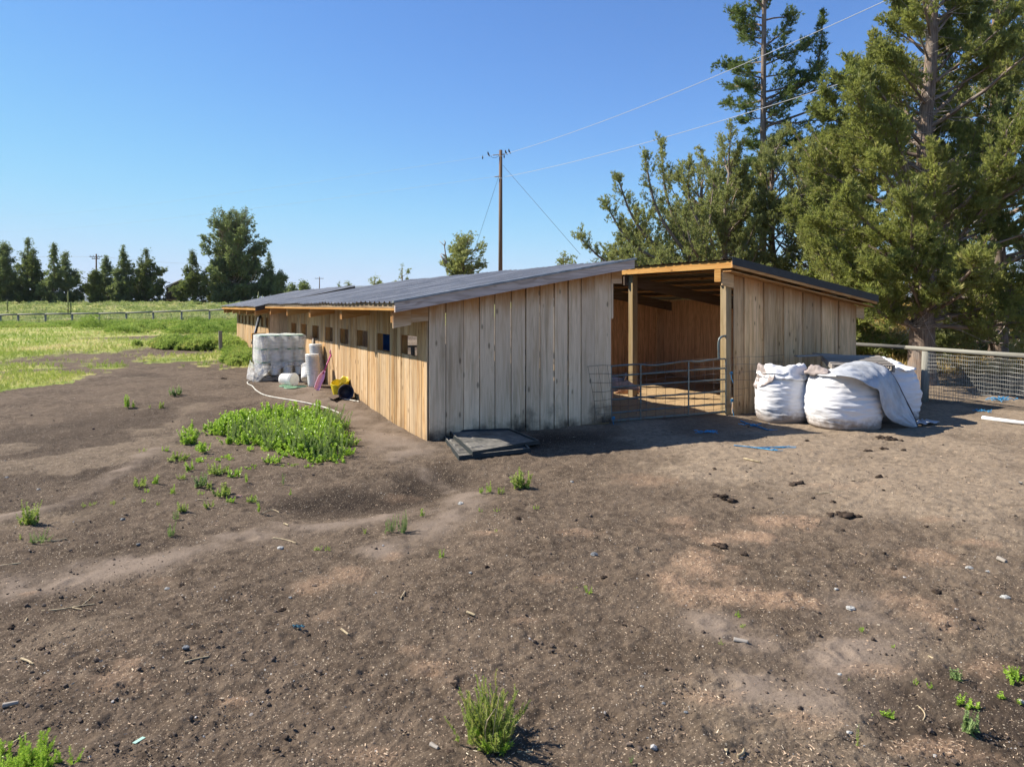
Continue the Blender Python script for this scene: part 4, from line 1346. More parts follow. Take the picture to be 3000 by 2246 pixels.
# loose torn film hanging round the bottom layer
m = MB(); rows = []
fl = [P(BU + .9, BV - .04, 0), P(BU + .45, BV - .05, 0), P(BU + .02, BV - .05, 0), P(BU - .06, BV + .12, 0), P(BU - .05, BV + .33, 0)]
fl = lerp_pts(fl, 9)
for k in range(17):
    f = k / 16; row = []
    for j, p in enumerate(fl):
        s = j / (len(fl) - 1)
        zt = zb0 + .46 - .10 * s; zbm = zb0 - .10 + .42 * max(0, s - .55) / .45
        n = (float(fbm(np.array(s * 9), np.array(f * 3), 31, 3)) - .5)
        outw = .10 * (1 - f) * (1 - s) + .09 * n
        row.append(p - VX * outw - UX * outw * .7 + ZX * max(zb0 - .01 + .02 * abs(n), zbm + (zt - zbm) * f))
    rows.append(row)
m.grid(rows)
rows = []
for k in range(9):
    f = k / 8
    rows.append([P(BU - .05 - .05 * f + .03 * math.sin(j), BV + .3 + j * .09, zb0 + .46 - .02 * j * .2 + .04 * math.sin(j * 1.7 + k) - .10 * f * (1 + .6 * math.sin(j * .9))) for j in range(11)])
m.grid(rows)
tag(m.build('loose_film', M['film2']) if 'film2' in M else m.build('loose_film', M['film']), 'torn white plastic film hanging round the bottom layer of buckets', 'wrap')

def gq(px, py, dz=0): return G(px, py, dz)
g = gq(850, 1129)
bucket((g.x - .20, g.y + .06, g.z + .145), (.88, -.42, -.02), 'empty white bucket lying on its side, nearest the camera beside the pallet', 'loose white buckets', closed=True).data
g = gq(882, 1126)
bucket((g.x + .10, g.y + .10, g.z + .10), (-.05, .42, .62), 'white bucket leaning back between the fallen bucket and the nested column', 'loose white buckets', closed=False)
def nested(px, py, n, lean, label):
    s = thing('bucket_column', label, 'bucket stack', gq(px, py), 'nested columns of empty white buckets')
    g = gq(px, py)
    for k in range(n):
        o = Vector((g.x, g.y, g.z + .0)) + Vector(lean) * k + ZX * (k * .046)
        m = bucket_mb(o, (lean[0] * 6, lean[1] * 6, 1), .36, .146, .122, closed=(k == n - 1))
        m.build('bucket', M['bucket'], s)
nested(919, 1131, 9, (-.004, .001, 0), 'tall column of nested white buckets standing in front, by the pink shovel')
nested(934, 1121, 13, (-.006, .002, 0), 'taller column of nested white buckets close against the wall')
for px, py, lb in ((838, 1131, 'green bucket lid on the dirt under the fallen bucket'), (852, 1136, 'pale green lid lying in front of the pallet'), (879, 1133, 'green lid on the dirt beside the nested column')):
    g = gq(px, py, .012); m = MB()
    m.lathe([(.002, .012), (.12, .010), (.13, .018), (.145, .018), (.152, .010), (.152, 0)], g, (.03, -.05, 1), 26)
    tag(m.build('lid_disc', M['lid']), lb, 'lid', 'green lids on the ground')

# pink scoop shovel leaning on the wall
sh = thing('scoop_shovel', 'pink plastic scoop shovel leaning against the sunny wall', 'shovel', gq(925, 1141))
tip = gq(926, 1142, .01); top = P(6.35, -.05, 1.22)
tp = W(973, 1032, 16.25)
neck = tip.lerp(tp, .48)
ax = (neck - tip).normalized(); sd = ax.cross(Vector((-.3, 1, .1))).normalized(); nn = sd.cross(ax)
rows = []
for k in range(15):
    f = k / 14; row = []
    wdt = .078 * (1 - .75 * max(0, (f - .62) / .38) ** 1.5) * (.86 + .14 * f)
    for j in range(13):
        s = -1 + 2 * j / 12
        row.append(tip + (neck - tip) * f + sd * (s * wdt) - nn * (.05 * s * s * (1 - .3 * f)) + nn * (.06 * math.sin(f * math.pi)))
    rows.append(row)
m = MB(); m.grid(rows); o = m.build('blade', M['pink'], sh)
o.modifiers.new('thick', 'SOLIDIFY').thickness = .006
m = MB(); m.tube([neck - ax * .06, tip.lerp(tp, .93)], .019, 10); m.build('handle', M['magenta'], sh)
m = MB(); e = tip.lerp(tp, .93)
m.tube(smooth_pts([e, e + ax * .06 - sd * .055, e + ax * .14 - sd * .05, e + ax * .155, e + ax * .14 + sd * .05, e + ax * .06 + sd * .055, e], 1), .014, 8); m.build('grip', M['magenta'], sh)

# broken yellow tub and dark bucket
g = gq(1000, 1158)
rows = []
for k in range(13):
    f = k / 12; row = []
    for j in range(41):
        t = math.radians(360 * j / 40)
        rr = (.115 + .075 * f) * (1 + .10 * math.sin(2 * t + 1))
        top = .30 + .07 * math.sin(t + .6) + .018 * math.sin(t * 5 + 1) + .012 * math.sin(t * 9)
        row.append(Vector((g.x - .04, g.y + .02, g.z)) + Vector((math.cos(t) * rr + .02 * f, math.sin(t) * rr, top * f)))
    rows.append(row)
m = MB(); m.grid(rows); m.lathe([(.001, .004), (.11, .004), (.118, .012)], (g.x - .04, g.y + .02, g.z), (0, 0, 1), 24)
o = m.build('plastic_tub', M['yellow']); o.modifiers.new('thick', 'SOLIDIFY').thickness = .006
tag(o, 'broken yellow plastic tub standing on the dirt by the wall', 'tub')
g = gq(1029, 1170)
s = thing('feed_bucket', 'dark navy bucket lying on its side with its mouth to the camera', 'bucket', g)
axd = Vector((.24, -.93, .12)).normalized()
c = Vector((g.x - .10, g.y - .02, g.z + .148))
m = MB()
m.lathe([(.001, -.26), (.115, -.26), (.148, .0), (.153, .0), (.155, -.012), (.155, .006), (.140, .006), (.138, 0), (.108, -.245), (.001, -.245)], c, axd, 36)
m.build('body', M['navy'], s)
m = MB(); m.lathe([(.146, .006), (.152, .012), (.158, .006), (.158, -.014), (.150, -.018)], c, axd, 36); m.build('rim', M['navyrim'] if 'navyrim' in M else M['navy'], s)
m = MB(); a = gq(1046, 1162, .02); m.tube(smooth_pts([c + Vector((.15, .02, .0)), a + Vector((.05, -.03, .02)), gq(1050, 1173, .012), gq(1035, 1176, .012)], 2), .006, 6); m.build('bail_handle', M['darksteel'], s)
m = MB()
q = [gq(962, 1165, .03), gq(984, 1154, .02), gq(1001, 1160, .05), gq(978, 1170, .06)]
m.add(q + [p + ZX * .012 for p in q], FACES); tag(m.build('scrap_board', M['darkbeam']), 'thin brown scrap board lying beside the yellow tub', 'board')

def hose(pts, label, r=.0135, lift=.012):
    m = MB(); g = smooth_pts([G(*p, dz=lift) for p in pts], 3)
    m.tube(g, r, 7); tag(m.build('garden_hose', M['hose']), label, 'hose')
hose([(790, 1108), (762, 1111), (735, 1114), (723, 1119), (728, 1126), (740, 1130), (748, 1142), (770, 1156), (800, 1163), (850, 1171), (890, 1178), (930, 1187), (962, 1196), (1000, 1212)], 'pale hose curving over the dirt from the buckets towards the green weeds')
hose([(986, 1158), (994, 1164), (1010, 1169), (1030, 1172), (1052, 1176)], 'short white hose piece on the dirt between tub and dark bucket', .012)

# board leaning on the long wall, trough on legs and black pipe at the second shed
m = MB(); m.beam(P(7.55, -.16, gz(7.5, -.1)), P(7.75, -.045, gz(7.5, -.1) + .95), .16, .03, UX); tag(m.build('leaning_board', M['greywood']), 'short grey board leaning against the long wall behind the buckets', 'board')
g = W(761, 1003, 20.6); g.z = gz(12.4, -1.0)
s = thing('wooden_trough', 'open wooden trough on legs standing beside the second shed', 'trough', g)
c = W(761, 984, 20.6)
m = MB()
for k, (a, b) in enumerate((((-.21, -.15), (.21, -.15)), ((-.21, .15), (.21, .15)), ((-.21, -.15), (-.21, .15)), ((.21, -.15), (.21, .15)))):
    m.beam(c + VX * a[0] + UX * a[1] - (VX * .014 if k > 1 else VX * 0), c + VX * b[0] + UX * b[1], .16, .025, ZX)
m.beam(c + ZX * -.075 - VX * .19, c + ZX * -.075 + VX * .19, .27, .02, UX)
m.build('box', M['orange'], s)
for a, b in ((-.17, -.11), (.17, -.11), (-.17, .11), (.17, .11)):
    m = MB(); p = c + VX * a + UX * b; m.beam(p - ZX * .06, Vector((p.x, p.y, g.z - .05)), .05, .04, UX); m.build('leg', M['greywood'], s)
m = MB(); m.tube([W(759, 931, 21.3), W(749, 970, 20.9), W(740, 1006, 20.6)], .045, 10); m.tube([W(759, 931, 21.3), W(763, 927, 21.4)], .045, 8)
tag(m.build('drain_pipe', M['darksteel']), 'black pipe slanting down from the second shed past the trough', 'pipe')
m = MB(); a = G(647, 1031); m.beam(Vector((a.x, a.y, a.z - .1)), Vector((a.x - .02, a.y, a.z + .74)), .11, .11, UX)
tag(m.build('fence_post', M['greywood']), 'lone weathered post standing in the green weeds left of the sheds', 'post')

# things inside the near shed, seen through its openings
m = MB()
m.lathe([(.001, 0), (.27, 0), (.285, .03), (.285, .28), (.295, .30), (.285, .32), (.285, .58), (.295, .60), (.285, .62), (.285, .86), (.27, .90), (.001, .90)], P(5.9, 1.25, .62), (0, 0, 1), 28)
s = tag(m.build('plastic_drum', M['blue']), 'blue plastic drum inside the near shed, seen through a wall opening', 'drum')
m = MB()
for a, b in ((-.35, -.35), (.35, -.35), (.35, .35), (-.35, .35)): m.beam(P(5.9 + a, 1.25 + b, .0), P(5.9 + a, 1.25 + b, .56), .07, .07, UX)
m.beam(P(5.45, 1.25, .59), P(6.35, 1.25, .59), .9, .06, VX)
tag(m.build('drum_stand', M['greywood']), 'rough wooden stand under the blue drum inside the near shed', 'stand')
pallet(P(4.4, 1.7, .66), VX, (ZX + UX * .1).normalized(), 1.2, 1.1, 'upright grey pallet used as a pen wall inside the near shed')
# ------------------------------------------------------------------ fences
def field_fence():
    s = thing('rail_fence', 'long grey single-rail fence crossing behind the grass field', 'fence', (-30, 60, .3))
    rail = [(-60, 926), (0, 922.5), (52, 921), (132, 920), (210, 919), (290, 918), (369, 916.5), (448, 914), (531, 911.5), (613, 909), (697, 905), (760, 903.5)]
    pts = [W(px, py, 60) for px, py in rail]
    m = MB()
    for a, b in zip(pts[:-1], pts[1:]): m.tube([a, b], .075, 8)
    m.build('rail', M['fence'], s)
    for p in pts[1:]:
        m = MB(); m.tube([(p.x, p.y + .06, T(p.x, p.y) - .6), (p.x, p.y + .06, p.z - .02)], .085, 8); m.build('post', M['fence'], s)
    m = MB()
    for k in range(4):
        m.tube([Vector((p.x, p.y, p.z - .22 - .2 * k)) for p in pts], .006, 4, False)
    m.build('wire', M['fencewire'], s)
field_fence()

def yard_fence():
    s = thing('wire_fence', 'wire mesh fence with a round timber top rail by the big tree', 'fence', (9.05, 15.4, 0))
    def rp(px): 
        f = (px - 2505) / (3000 - 2505)
        Y = 1 / ((1 - f) / 17.5 + f / 13.6)
        return Vector(((px - 1500) / FPX * Y, Y, 1.13))
    m = MB(); a, b = rp(2490), rp(2655); m.tube([a, b], .046, 10); m.build('top_rail', M['darkrail'], s)
    m = MB(); a, b = rp(2652), rp(3300); m.tube([a + ZX * .0, a.lerp(b, .5) - ZX * .015, b], [.046, .05, .054], 10); m.build('top_rail', M['fence'], s)
    p = rp(2722)
    for q, zt in ((p, 1.07), (rp(3240), 1.07)):
        m = MB(); m.tube([(q.x - .10, q.y + .02, -.2), (q.x - .01, q.y + .10, zt)], [.085, .078], 12); m.build('post', M['fence'], s)
    m = MB()
    A, B = rp(2700), rp(3280); n = 95
    def lift(f): return .04 + .33 * float(sst(.12, .5, f)) - .06 * f
    for k in range(13):
        z = 1.03 - .083 * k
        row = [A.lerp(B, i / 40) for i in range(41)]
        seg = []
        for i, q in enumerate(row):
            f = i / 40
            if z > lift(f) - .02: seg.append(Vector((q.x + .02 * math.sin(f * 40 + k), q.y - .07 + .02 * math.sin(f * 30 + k * 2), z + .008 * math.sin(f * 60 + k))))
        if len(seg) > 1: m.tube(seg, .0042, 4, False)
    for i in range(n + 1):
        f = i / n; q = A.lerp(B, f)
        m.tube([(q.x, q.y - .07, 1.04), (q.x + .01 * math.sin(i), q.y - .075, .55), (q.x + .012 * math.sin(i * 2.3), q.y - .07, lift(f))], .0036, 4, False)
    m.build('wire_mesh', M['fencewire'], s)
M['darkrail'] = wood('dark_rail_wood', (.17, .165, .15), (.10, .095, .085), knots=.3)
yard_fence()

# ------------------------------------------------------------------ poles, wires, birds
PY = 46.0
ptop = W(1467, 440, PY)
def power_pole():
    s = thing('utility_pole', 'tall brown wooden utility pole standing behind the sheds', 'pole', (ptop.x, PY, T(ptop.x, PY)))
    m = MB(); m.tube([(ptop.x - .03, PY, T(ptop.x, PY) - .5), (ptop.x, PY, ptop.z)], [.155, .105], 14); m.build('shaft', M['pole'], s)
    for a, b in (((1464, 453), (1443, 455)), ((1471, 453), (1480, 452)), ((1464, 517), (1448, 518))):
        p, q = W(*a, PY - .0), W(*b, PY)
        m = MB(); d = (q - p).normalized(); L = (q - p).length
        pr = []
        for k in range(6): pr += [(.02, L * k / 6), (.052, L * (k + .35) / 6), (.02, L * (k + .7) / 6)]
        m.lathe(pr + [(.001, L)], p, d, 10); m.build('insulator', M['insul'], s)
    m = MB(); m.beam(W(1467, 456, PY - .13), W(1467, 459, PY - .13), .14, .05, VX); m.build('bracket', M['alu'], s)
    m = MB(); m.beam(W(1467, 520, PY - .13), W(1467, 524, PY - .13), .16, .05, VX); m.build('bracket', M['alu'], s)
    m = MB(); m.tube(smooth_pts([W(1438, 457, PY), W(1443, 463, PY - .1), W(1455, 462, PY - .15), W(1462, 456, PY - .1)], 2), .012, 5); m.build('jumper_wire', M['darksteel'], s)
M['insul'] = plain('pale_insulator', (.45, .42, .40), .4, 0, .4, 9, .3)
power_pole()
def wire(a, b, sag, r, mat, label, n=40):
    m = MB(); a, b = Vector(a), Vector(b)
    m.tube([a.lerp(b, k / n) - ZX * (sag * 4 * (k / n) * (1 - k / n)) for k in range(n + 1)], r, 5, False)
    return tag(m.build('overhead_wire', M[mat]), label, 'wire', 'overhead wires at the utility pole')
def ext(a, b, k): return a + (b - a) * k
a = W(1482, 451, PY); wire(a, W(3370, -365, 17), .55, .0125, 'alu', 'upper pale overhead wire rising to the right from the tall pole')
a = W(1476, 519, PY); wire(a, W(3400, -72, 17), .45, .0125, 'alu', 'lower pale overhead wire rising to the right from the tall pole')
wire(W(1443, 455, PY), W(-120, 640, 190), 1.2, .007, 'alu', 'upper thin wire running left from the tall pole')
wire(W(1448, 518, PY), W(-120, 680, 190), 1.2, .007, 'alu', 'lower thin wire running left from the tall pole')
wire(W(1473, 484, PY), W(1700, 745, 40), 0, .011, 'darksteel', 'right dark guy wire slanting down from the tall pole')
wire(W(1462, 514, PY), W(1375, 780, 52), 0, .010, 'darksteel', 'left dark guy wire slanting down from the tall pole')
def bird(px, py, up, label):
    c = W(px, py, PY)
    vs = [(0, 0, 0), (.03, 0, .07), (.01, 0, .13), (-.03, 0, -.05), (-.09, 0, -.13)]
    es = [(0, 1), (1, 2), (0, 3), (3, 4)]
    m = skin_body('bird', vs, es, [.045, .038, .028, .028, .012], None, lambda q: (q.lathe([(.012, 0), (.001, .04)], (.03, 0, .135), (1, 0, -.1), 6), q.tube([(0.0, .012, -.03), (.0, .012, -.075)], .006, 4), q.tube([(0.0, -.012, -.03), (.0, -.012, -.075)], .006, 4)), 1)
    rz = Matrix.Rotation(0.0 if up > 0 else math.pi, 3, 'Z')
    m.V = [tuple(rz @ Vector(v) * 1.25 + c + ZX * .09) for v in m.V]
    tag(m.build('bird', M['birdgrey']), label, 'bird', 'birds on the wires')
bird(1431, 456, -1, 'dark bird perched on the wire left of the pole top')
bird(1482, 451, -1, 'dark bird perched on the wire nearest the pole top on its right')
bird(1492, 448, -1, 'dark bird perched on the wire second from the pole top on its right')
for px, py, lb in ((1414, 462, 'dark clamp hanging from the wire left of the pole'), (1477, 459, 'dark clamp hanging just right of the pole top')):
    m = MB(); c = W(px, py, PY); m.lathe([(.001, -.12), (.04, -.06), (.045, .03), (.015, .09), (.012, .18), (.001, .181)], c, (0, 0, 1), 8)
    tag(m.build('wire_clamp', M['darksteel']), lb, 'clamp')

def far_pole(px, top, base, Y, wid, label, arms):
    p = W(px, top, Y); b = W(px, base, Y)
    s = thing('power_pole', label, 'pole', b, 'distant power poles')
    m = MB(); m.tube([b - ZX * 3, p], [.2, .14], 8); m.build('shaft', M['pole'], s)
    for dy, w in arms:
        m = MB(); q = W(px, top + dy, Y); m.beam(q - Vector((w / 2, .2, 0)), q + Vector((w / 2, -.2, 0)), .14, .12, ZX); m.build('crossarm', M['pole'], s)
        for k in (-.46, -.2, .2, .46):
            m = MB(); m.lathe([(.05, 0), (.07, .1), (.05, .2), (.001, .3)], q + Vector((w * k, -.15, .05)), (0, 0, 1), 6); m.build('insulator', M['insul'], s)
far_pole(282, 744, 880, 150, .2, 'distant power pole with crossarm among the left trees', [(8, 2.6), (14, 1.6)])
far_pole(936, 811, 845, 260, .2, 'tiny distant power pole with crossarm behind the far shed roof', [(5, 3.2)])
for k, (pa, pb) in enumerate((((266, 752), (-150, 747)), ((298, 752), (600, 775)))):
    m = MB(); m.tube([W(*pa, 150), W((pa[0] + pb[0]) / 2, (pa[1] + pb[1]) / 2 + 3, 150), W(*pb, 150)], .022, 4, False)
    tag(m.build('overhead_wire', M['alu']), ['thin wire leaving the distant pole to the left', 'thin wire leaving the distant pole to the right'][k], 'wire')

# dark slatted hay barn between the left trees
s = thing('hay_barn', 'dark slatted wooden barn with sloping roof between the distant trees', 'barn', W(512, 890, 128))
Yb = 128.0
m = MB()
for k in range(16):
    f = k / 15; x = 489 + 41 * f
    zt = 842 - 22 * f
    m.beam(W(x, 889, Yb + f * 4), W(x, zt, Yb + f * 4), .16 + .05 * (k % 3 == 0), .05, (1, 0, 0))
m.beam(W(488, 858, Yb + .2), W(531, 856, Yb + 4.2), .25, .08, ZX); m.beam(W(488, 884, Yb + .2), W(531, 884, Yb + 4.2), .3, .08, ZX)
m.build('slatted_wall', M['darkbeam'], s)
m = MB(); m.beam(W(486, 840, Yb - .4), W(534, 818, Yb + 4), .2, .16, ZX); m.build('roof_edge', M['greywood'], s)
m = MB(); m.beam(W(474, 826, Yb), W(499, 828, Yb + .5), .5, .12, (0, 1, 0)); m.build('canopy_roof', M['darkbeam'], s)
m = MB(); m.beam(W(477, 828, Yb), W(489, 852, Yb), .1, .1); m.beam(W(489, 838, Yb), W(489, 889, Yb), .14, .14, (1, 0, 0)); m.build('brace', M['darkbeam'], s)
m = MB()
for z in (878, 884): m.beam(W(488, z, 122), W(532, z - 1, 122), .16, .06, ZX)
for x in (488, 502, 516, 531): m.beam(W(x, 892, 122), W(x, 876, 122), .18, .12, (1, 0, 0))
tag(m.build('corral_rails', M['pole']), 'brown corral rails standing in front of the distant barn', 'fence')

# ------------------------------------------------------------------ trees
def tuft_template(n, spread, wid, seed, droop=0.0):
    """Little spray of pointed cords rising from the origin along +Z, unit length."""
    g = np.random.default_rng(seed)
    tr = []
    for k in range(n):
        a = g.uniform(0, 2 * np.pi); e = spread * np.sqrt(g.uniform(0, 1))
        d = np.array([np.sin(e) * np.cos(a), np.sin(e) * np.sin(a), np.cos(e)])
        st = g.uniform(0, .35) * np.array([d[0] * .3, d[1] * .3, 1.0])
        L = g.uniform(.45, 1.0) * (1 - .3 * e / max(spread, .1))
        sd = np.cross(d, g.normal(size=3)); sd /= np.linalg.norm(sd) + 1e-9
        w = wid * g.uniform(.7, 1.3)
        mid = st + d * L * .45
        tip = st + d * L - np.array([0, 0, droop * L])
        tr.append([st, mid + sd * w, tip]); tr.append([st, tip, mid - sd * w])
    return np.array(tr)

TUFTS = [tuft_template(11, 1.05, .085, s) for s in range(6)]
FINE = [tuft_template(16, .95, .055, 20 + s) for s in range(6)]
COARSE = [tuft_template(8, 1.15, .16, 40 + s) for s in range(6)]
CORD = [tuft_template(10, .80, .062, 120 + s) for s in range(8)]
GRASS = [tuft_template(7, .55, .030, 60 + s, .12) for s in range(6)]

def rots(d, g):
    """Rotation matrices taking +Z to each direction, with random spin."""
    d = d / (np.linalg.norm(d, axis=1, keepdims=True) + 1e-9)
    r = g.normal(size=d.shape)
    x = np.cross(d, r); x /= np.linalg.norm(x, axis=1, keepdims=True) + 1e-9
    y = np.cross(d, x)
    return np.stack([x, y, d], -1)

def scatter(name, pos, dirs, sizes, tone, mat, templates, g, parent=None):
    """One mesh of many small sprays."""
    pos, dirs, sizes, tone = map(np.asarray, (pos, dirs, sizes, tone))
    Rm = rots(dirs, g) * sizes[:, None, None]
    Vs, Ts = [], []
    k = g.integers(0, len(templates), len(pos))
    for i, tp in enumerate(templates):
        q = np.where(k == i)[0]
        if not len(q): continue
        v = np.einsum('nij,tkj->ntki', Rm[q], tp) + pos[q][:, None, None, :]
        Vs.append(v.reshape(-1, 3)); Ts.append(np.repeat(tone[q], tp.shape[0] * 3))
    V = np.concatenate(Vs); t = np.concatenate(Ts)
    me = npmesh(name, V, np.arange(len(V)).reshape(-1, 3), mat, {'tone': t})
    return link(name, me, parent)

def tree(name, label, base, trunk, tr, limbs, mat, tufts, size, dens, seed, group=None, cat='tree', sub_len=.42, upturn=.35, bare=.25, dead=0, bark='bark', up=.55, templ=None, sub_step=.24, droop=0.0, sidestep=12, tipsize=.3, spire=0, gap=-9, gsc=.8):
    """trunk: points from the ground; limbs: (t, azimuth deg, length, start pitch deg); foliage sits along the side shoots."""
    g = np.random.default_rng(seed); q = random.Random(seed)
    s = thing(name, label, cat, base, group)
    base = Vector(base)
    tp = smooth_pts([base + Vector(p) for p in trunk], 2)
    m = MB()
    n = len(tp)
    m.tube(tp, [tr[0] + (tr[1] - tr[0]) * (i / (n - 1)) ** .8 + (tr[0] * .35 * max(0, 1 - i / (n * .1)) if n > 6 else 0) for i in range(n)], sidestep)
    cum = [0]
    for a, b in zip(tp[:-1], tp[1:]): cum.append(cum[-1] + (b - a).length)
    def at(t):
        d = t * cum[-1]
        i = max(0, min(n - 2, int(np.searchsorted(cum, d)) - 1))
        return tp[i].lerp(tp[i + 1], (d - cum[i]) / max(1e-6, cum[i + 1] - cum[i]))
    pos, dirs, siz, ton = [], [], [], []
    dm = MB()
    def shoot(p, d, L, lvl, r, tone):
        steps = max(3, int(L / (.22 if lvl else .45)))
        pts = [p.copy()]
        d = d.normalized()
        for k in range(steps):
            d = (d + Vector((q.gauss(0, .10), q.gauss(0, .10), q.gauss(0, .08) + upturn * (L / steps) * (.5 if lvl == 0 else 1.0) - droop * (L / steps)))).normalized()
            pts.append(pts[-1] + d * (L / steps))
        return pts
    for lb in limbs:
        (t, azd, L, pit) = lb[:4]
        p = at(t); az = math.radians(azd)
        d = Vector((math.cos(az) * math.cos(math.radians(pit)), math.sin(az) * math.cos(math.radians(pit)), math.sin(math.radians(pit))))
        pts = shoot(p, d, L, 0, 0, 0)
        if len(lb) > 4:
            pts = smooth_pts([base + Vector(v) for v in lb[4]], 2)
            L = sum((b - a).length for a, b in zip(pts[:-1], pts[1:]))
        r0 = max(.010, min(tr[0] * .5, .016 * L + .012))
        m.tube(pts, [r0 * (1 - .85 * k / (len(pts) - 1)) for k in range(len(pts))], 6, False)
        tone = q.random()
        dist = 0
        for a, b in zip(pts[:-1], pts[1:]):
            seg = (b - a).length
            k = 0.0
            while k < seg:
                f = (dist + k) / L
                if f > bare:
                    c = a.lerp(b, k / seg); dd = (b - a).normalized()
                    if mnoise.noise(c * gsc) < gap: k += sub_step * q.uniform(.7, 1.3); continue
                    side = dd.cross(Vector((q.gauss(0, 1), q.gauss(0, 1), q.gauss(0, 1)))).normalized()
                    sl = max(.25, sub_len * (L if len(lb) < 5 else lb[2]) * (1 - f * .75)) * q.uniform(.5, 1.15)
                    sp = shoot(c, dd * .75 + side * .8 + ZX * .15, sl, 1, 0, 0)
                    m.tube([sp[0], sp[len(sp) // 2], sp[-1]], [.010, .006, .003], 3, False)
                    for i in range(1, len(sp)):
                        e = (sp[i] - sp[i - 1]).normalized()
                        for _ in range(dens):
                            if q.random() < .35 + .65 * i / len(sp):
                                o = sp[i - 1].lerp(sp[i], q.random()) + Vector((q.gauss(0, 1), q.gauss(0, 1), q.gauss(0, 1))) * size * .32
                                pos.append(o); siz.append(size * q.uniform(.55, 1.3) * (1 - .72 * t * tipsize))
                                dirs.append(e * .6 + ZX * up + Vector((q.gauss(0, .35), q.gauss(0, .35), q.gauss(0, .3))))
                                ton.append(min(1, max(0, tone * .45 + q.random() * .55)))
                elif dead and f > .05 and q.random() < dead:
                    c = a.lerp(b, k / seg)
                    sp = shoot(c, Vector((q.gauss(0, 1), q.gauss(0, 1), q.gauss(0, .5) - .1)), q.uniform(.3, 1.1), 1, 0, 0)
                    dm.tube(sp, [.012 * (1 - .8 * i / (len(sp) - 1)) for i in range(len(sp))], 4, False)
                k += sub_step * q.uniform(.7, 1.3)
            dist += seg
        # the leading tip
        e = (pts[-1] - pts[-2]).normalized()
        for _ in range(dens * 4):
            o = pts[-1].lerp(pts[-2], q.random() * 1.2) + Vector((q.gauss(0, 1), q.gauss(0, 1), q.gauss(0, 1))) * size * .2
            pos.append(o); siz.append(size * q.uniform(.5, 1.0) * (1 - .72 * t * tipsize)); dirs.append(e + ZX * up * .6 + Vector((q.gauss(0, .2), q.gauss(0, .2), q.gauss(0, .2)))); ton.append(tone * .5 + q.random() * .5)
    for k in range(spire):
        f = q.random() ** 1.3
        o = tp[-1] - ZX * (f * size * 3.5) + Vector((q.gauss(0, 1), q.gauss(0, 1), 0)) * size * .35 * f
        pos.append(o); siz.append(size * q.uniform(.4, .8) * (.5 + .5 * f)); dirs.append(ZX + Vector((q.gauss(0, .3), q.gauss(0, .3), 0)) * (.4 + f)); ton.append(q.random())
    m.build('trunk', M[bark], s)
    if dm.V: dm.build('dead_branches', M['twig'], s)
    if pos:
        scatter('crown', np.array([tuple(p) for p in pos]), np.array([tuple(p) for p in dirs]), np.array(siz), np.array(ton), M[mat], templ or tufts, g, s)
    return s, len(pos)

def spread_limbs(q, n, t0, t1, prof, pitch=(5, 40), az=(0, 360), var=(.75, 1.15)):
    out = []
    for k in range(n):
        t = t0 + (t1 - t0) * (k + q.random()) / n
        a = az[0] + (az[1] - az[0]) * ((k * .381966 + q.random() * .2) % 1)
        out.append((t, a, prof(t, a) * q.uniform(*var), pitch[0] + (pitch[1] - pitch[0]) * t + q.uniform(-12, 12)))
    return out
NTUFT = 0
# big juniper beside the yard fence
q = random.Random(5)
def prof_big(t, a):
    left = .5 - .5 * math.cos(math.radians(a))          # 1 towards -X
    base = np.interp(t, [.10, .2, .36, .45, .52, .60, .8, 1.0], [3.3, 4.3, 4.3, 3.5, 2.6, 2.0, 1.6, .9])
    return float(base) * (.88 + .16 * left + (.5 * (1 - left) if t > .45 else 0))
lm = spread_limbs(q, 135, .13, 1.0, prof_big, (-4, 52))
lm = [l for l in lm if not (l[0] > .42 and 228 < l[1] % 360 < 312)]
lm += [(.125, 186, 4.2, 26), (.14, 165, 4.0, 20), (.13, 205, 3.6, 12), (.16, 230, 3.2, 10), (.17, 280, 3.0, 8), (.15, 320, 3.2, 6), (.17, 260, 2.6, 0)]
_, c = tree('juniper_tree', 'big old juniper with thick furrowed trunk beside the wire fence', (10.88, 18.75, 0), [(0, 0, -.3), (-.08, 0, 1.0), (0.05, 0, 2.4), (.12, .1, 4.2), (.05, .1, 6.5), (.25, 0, 9.0), (.2, 0, 12.5)], (.40, .09), lm, 'jun', CORD, .185, 12, 51, dead=.95, bare=.24, sub_step=.105, sub_len=.37, gap=-.17, gsc=.75)
NTUFT += c
# second juniper at the right edge, foliage down to the ground
q = random.Random(6)
lm = spread_limbs(q, 100, .08, 1.0, lambda t, a: float(np.interp(t, [.05, .2, .5, 1], [3.2, 4.2, 3.6, 1.2])), (-8, 50))
_, c = tree('juniper_tree', 'dense juniper at the right edge with foliage hanging to the fence', (14.9, 21.8, .1), [(0, 0, -.3), (.1, 0, 2.5), (-.1, 0, 6), (0, 0, 12.5)], (.34, .07), lm, 'junb', CORD, .22, 10, 52, dead=.7, gap=-.2, bare=.22, sub_step=.125, sub_len=.40, droop=.12)
NTUFT += c
# low dark juniper behind the right shed
q = random.Random(16)
lm = spread_limbs(q, 26, .08, 1.0, lambda t, a: float(np.interp(t, [.05, .4, 1], [2.2, 2.2, .9])), (-5, 50))
_, c = tree('juniper_shrub', 'low shaded juniper between the right shed and the big trunk', (10.6, 23.2, .1), [(0, 0, -.3), (.1, 0, 1.2), (-.1, 0, 2.6)], (.14, .04), lm, 'jun', TUFTS, .32, 4, 57, bare=.2, sub_step=.24)
NTUFT += c
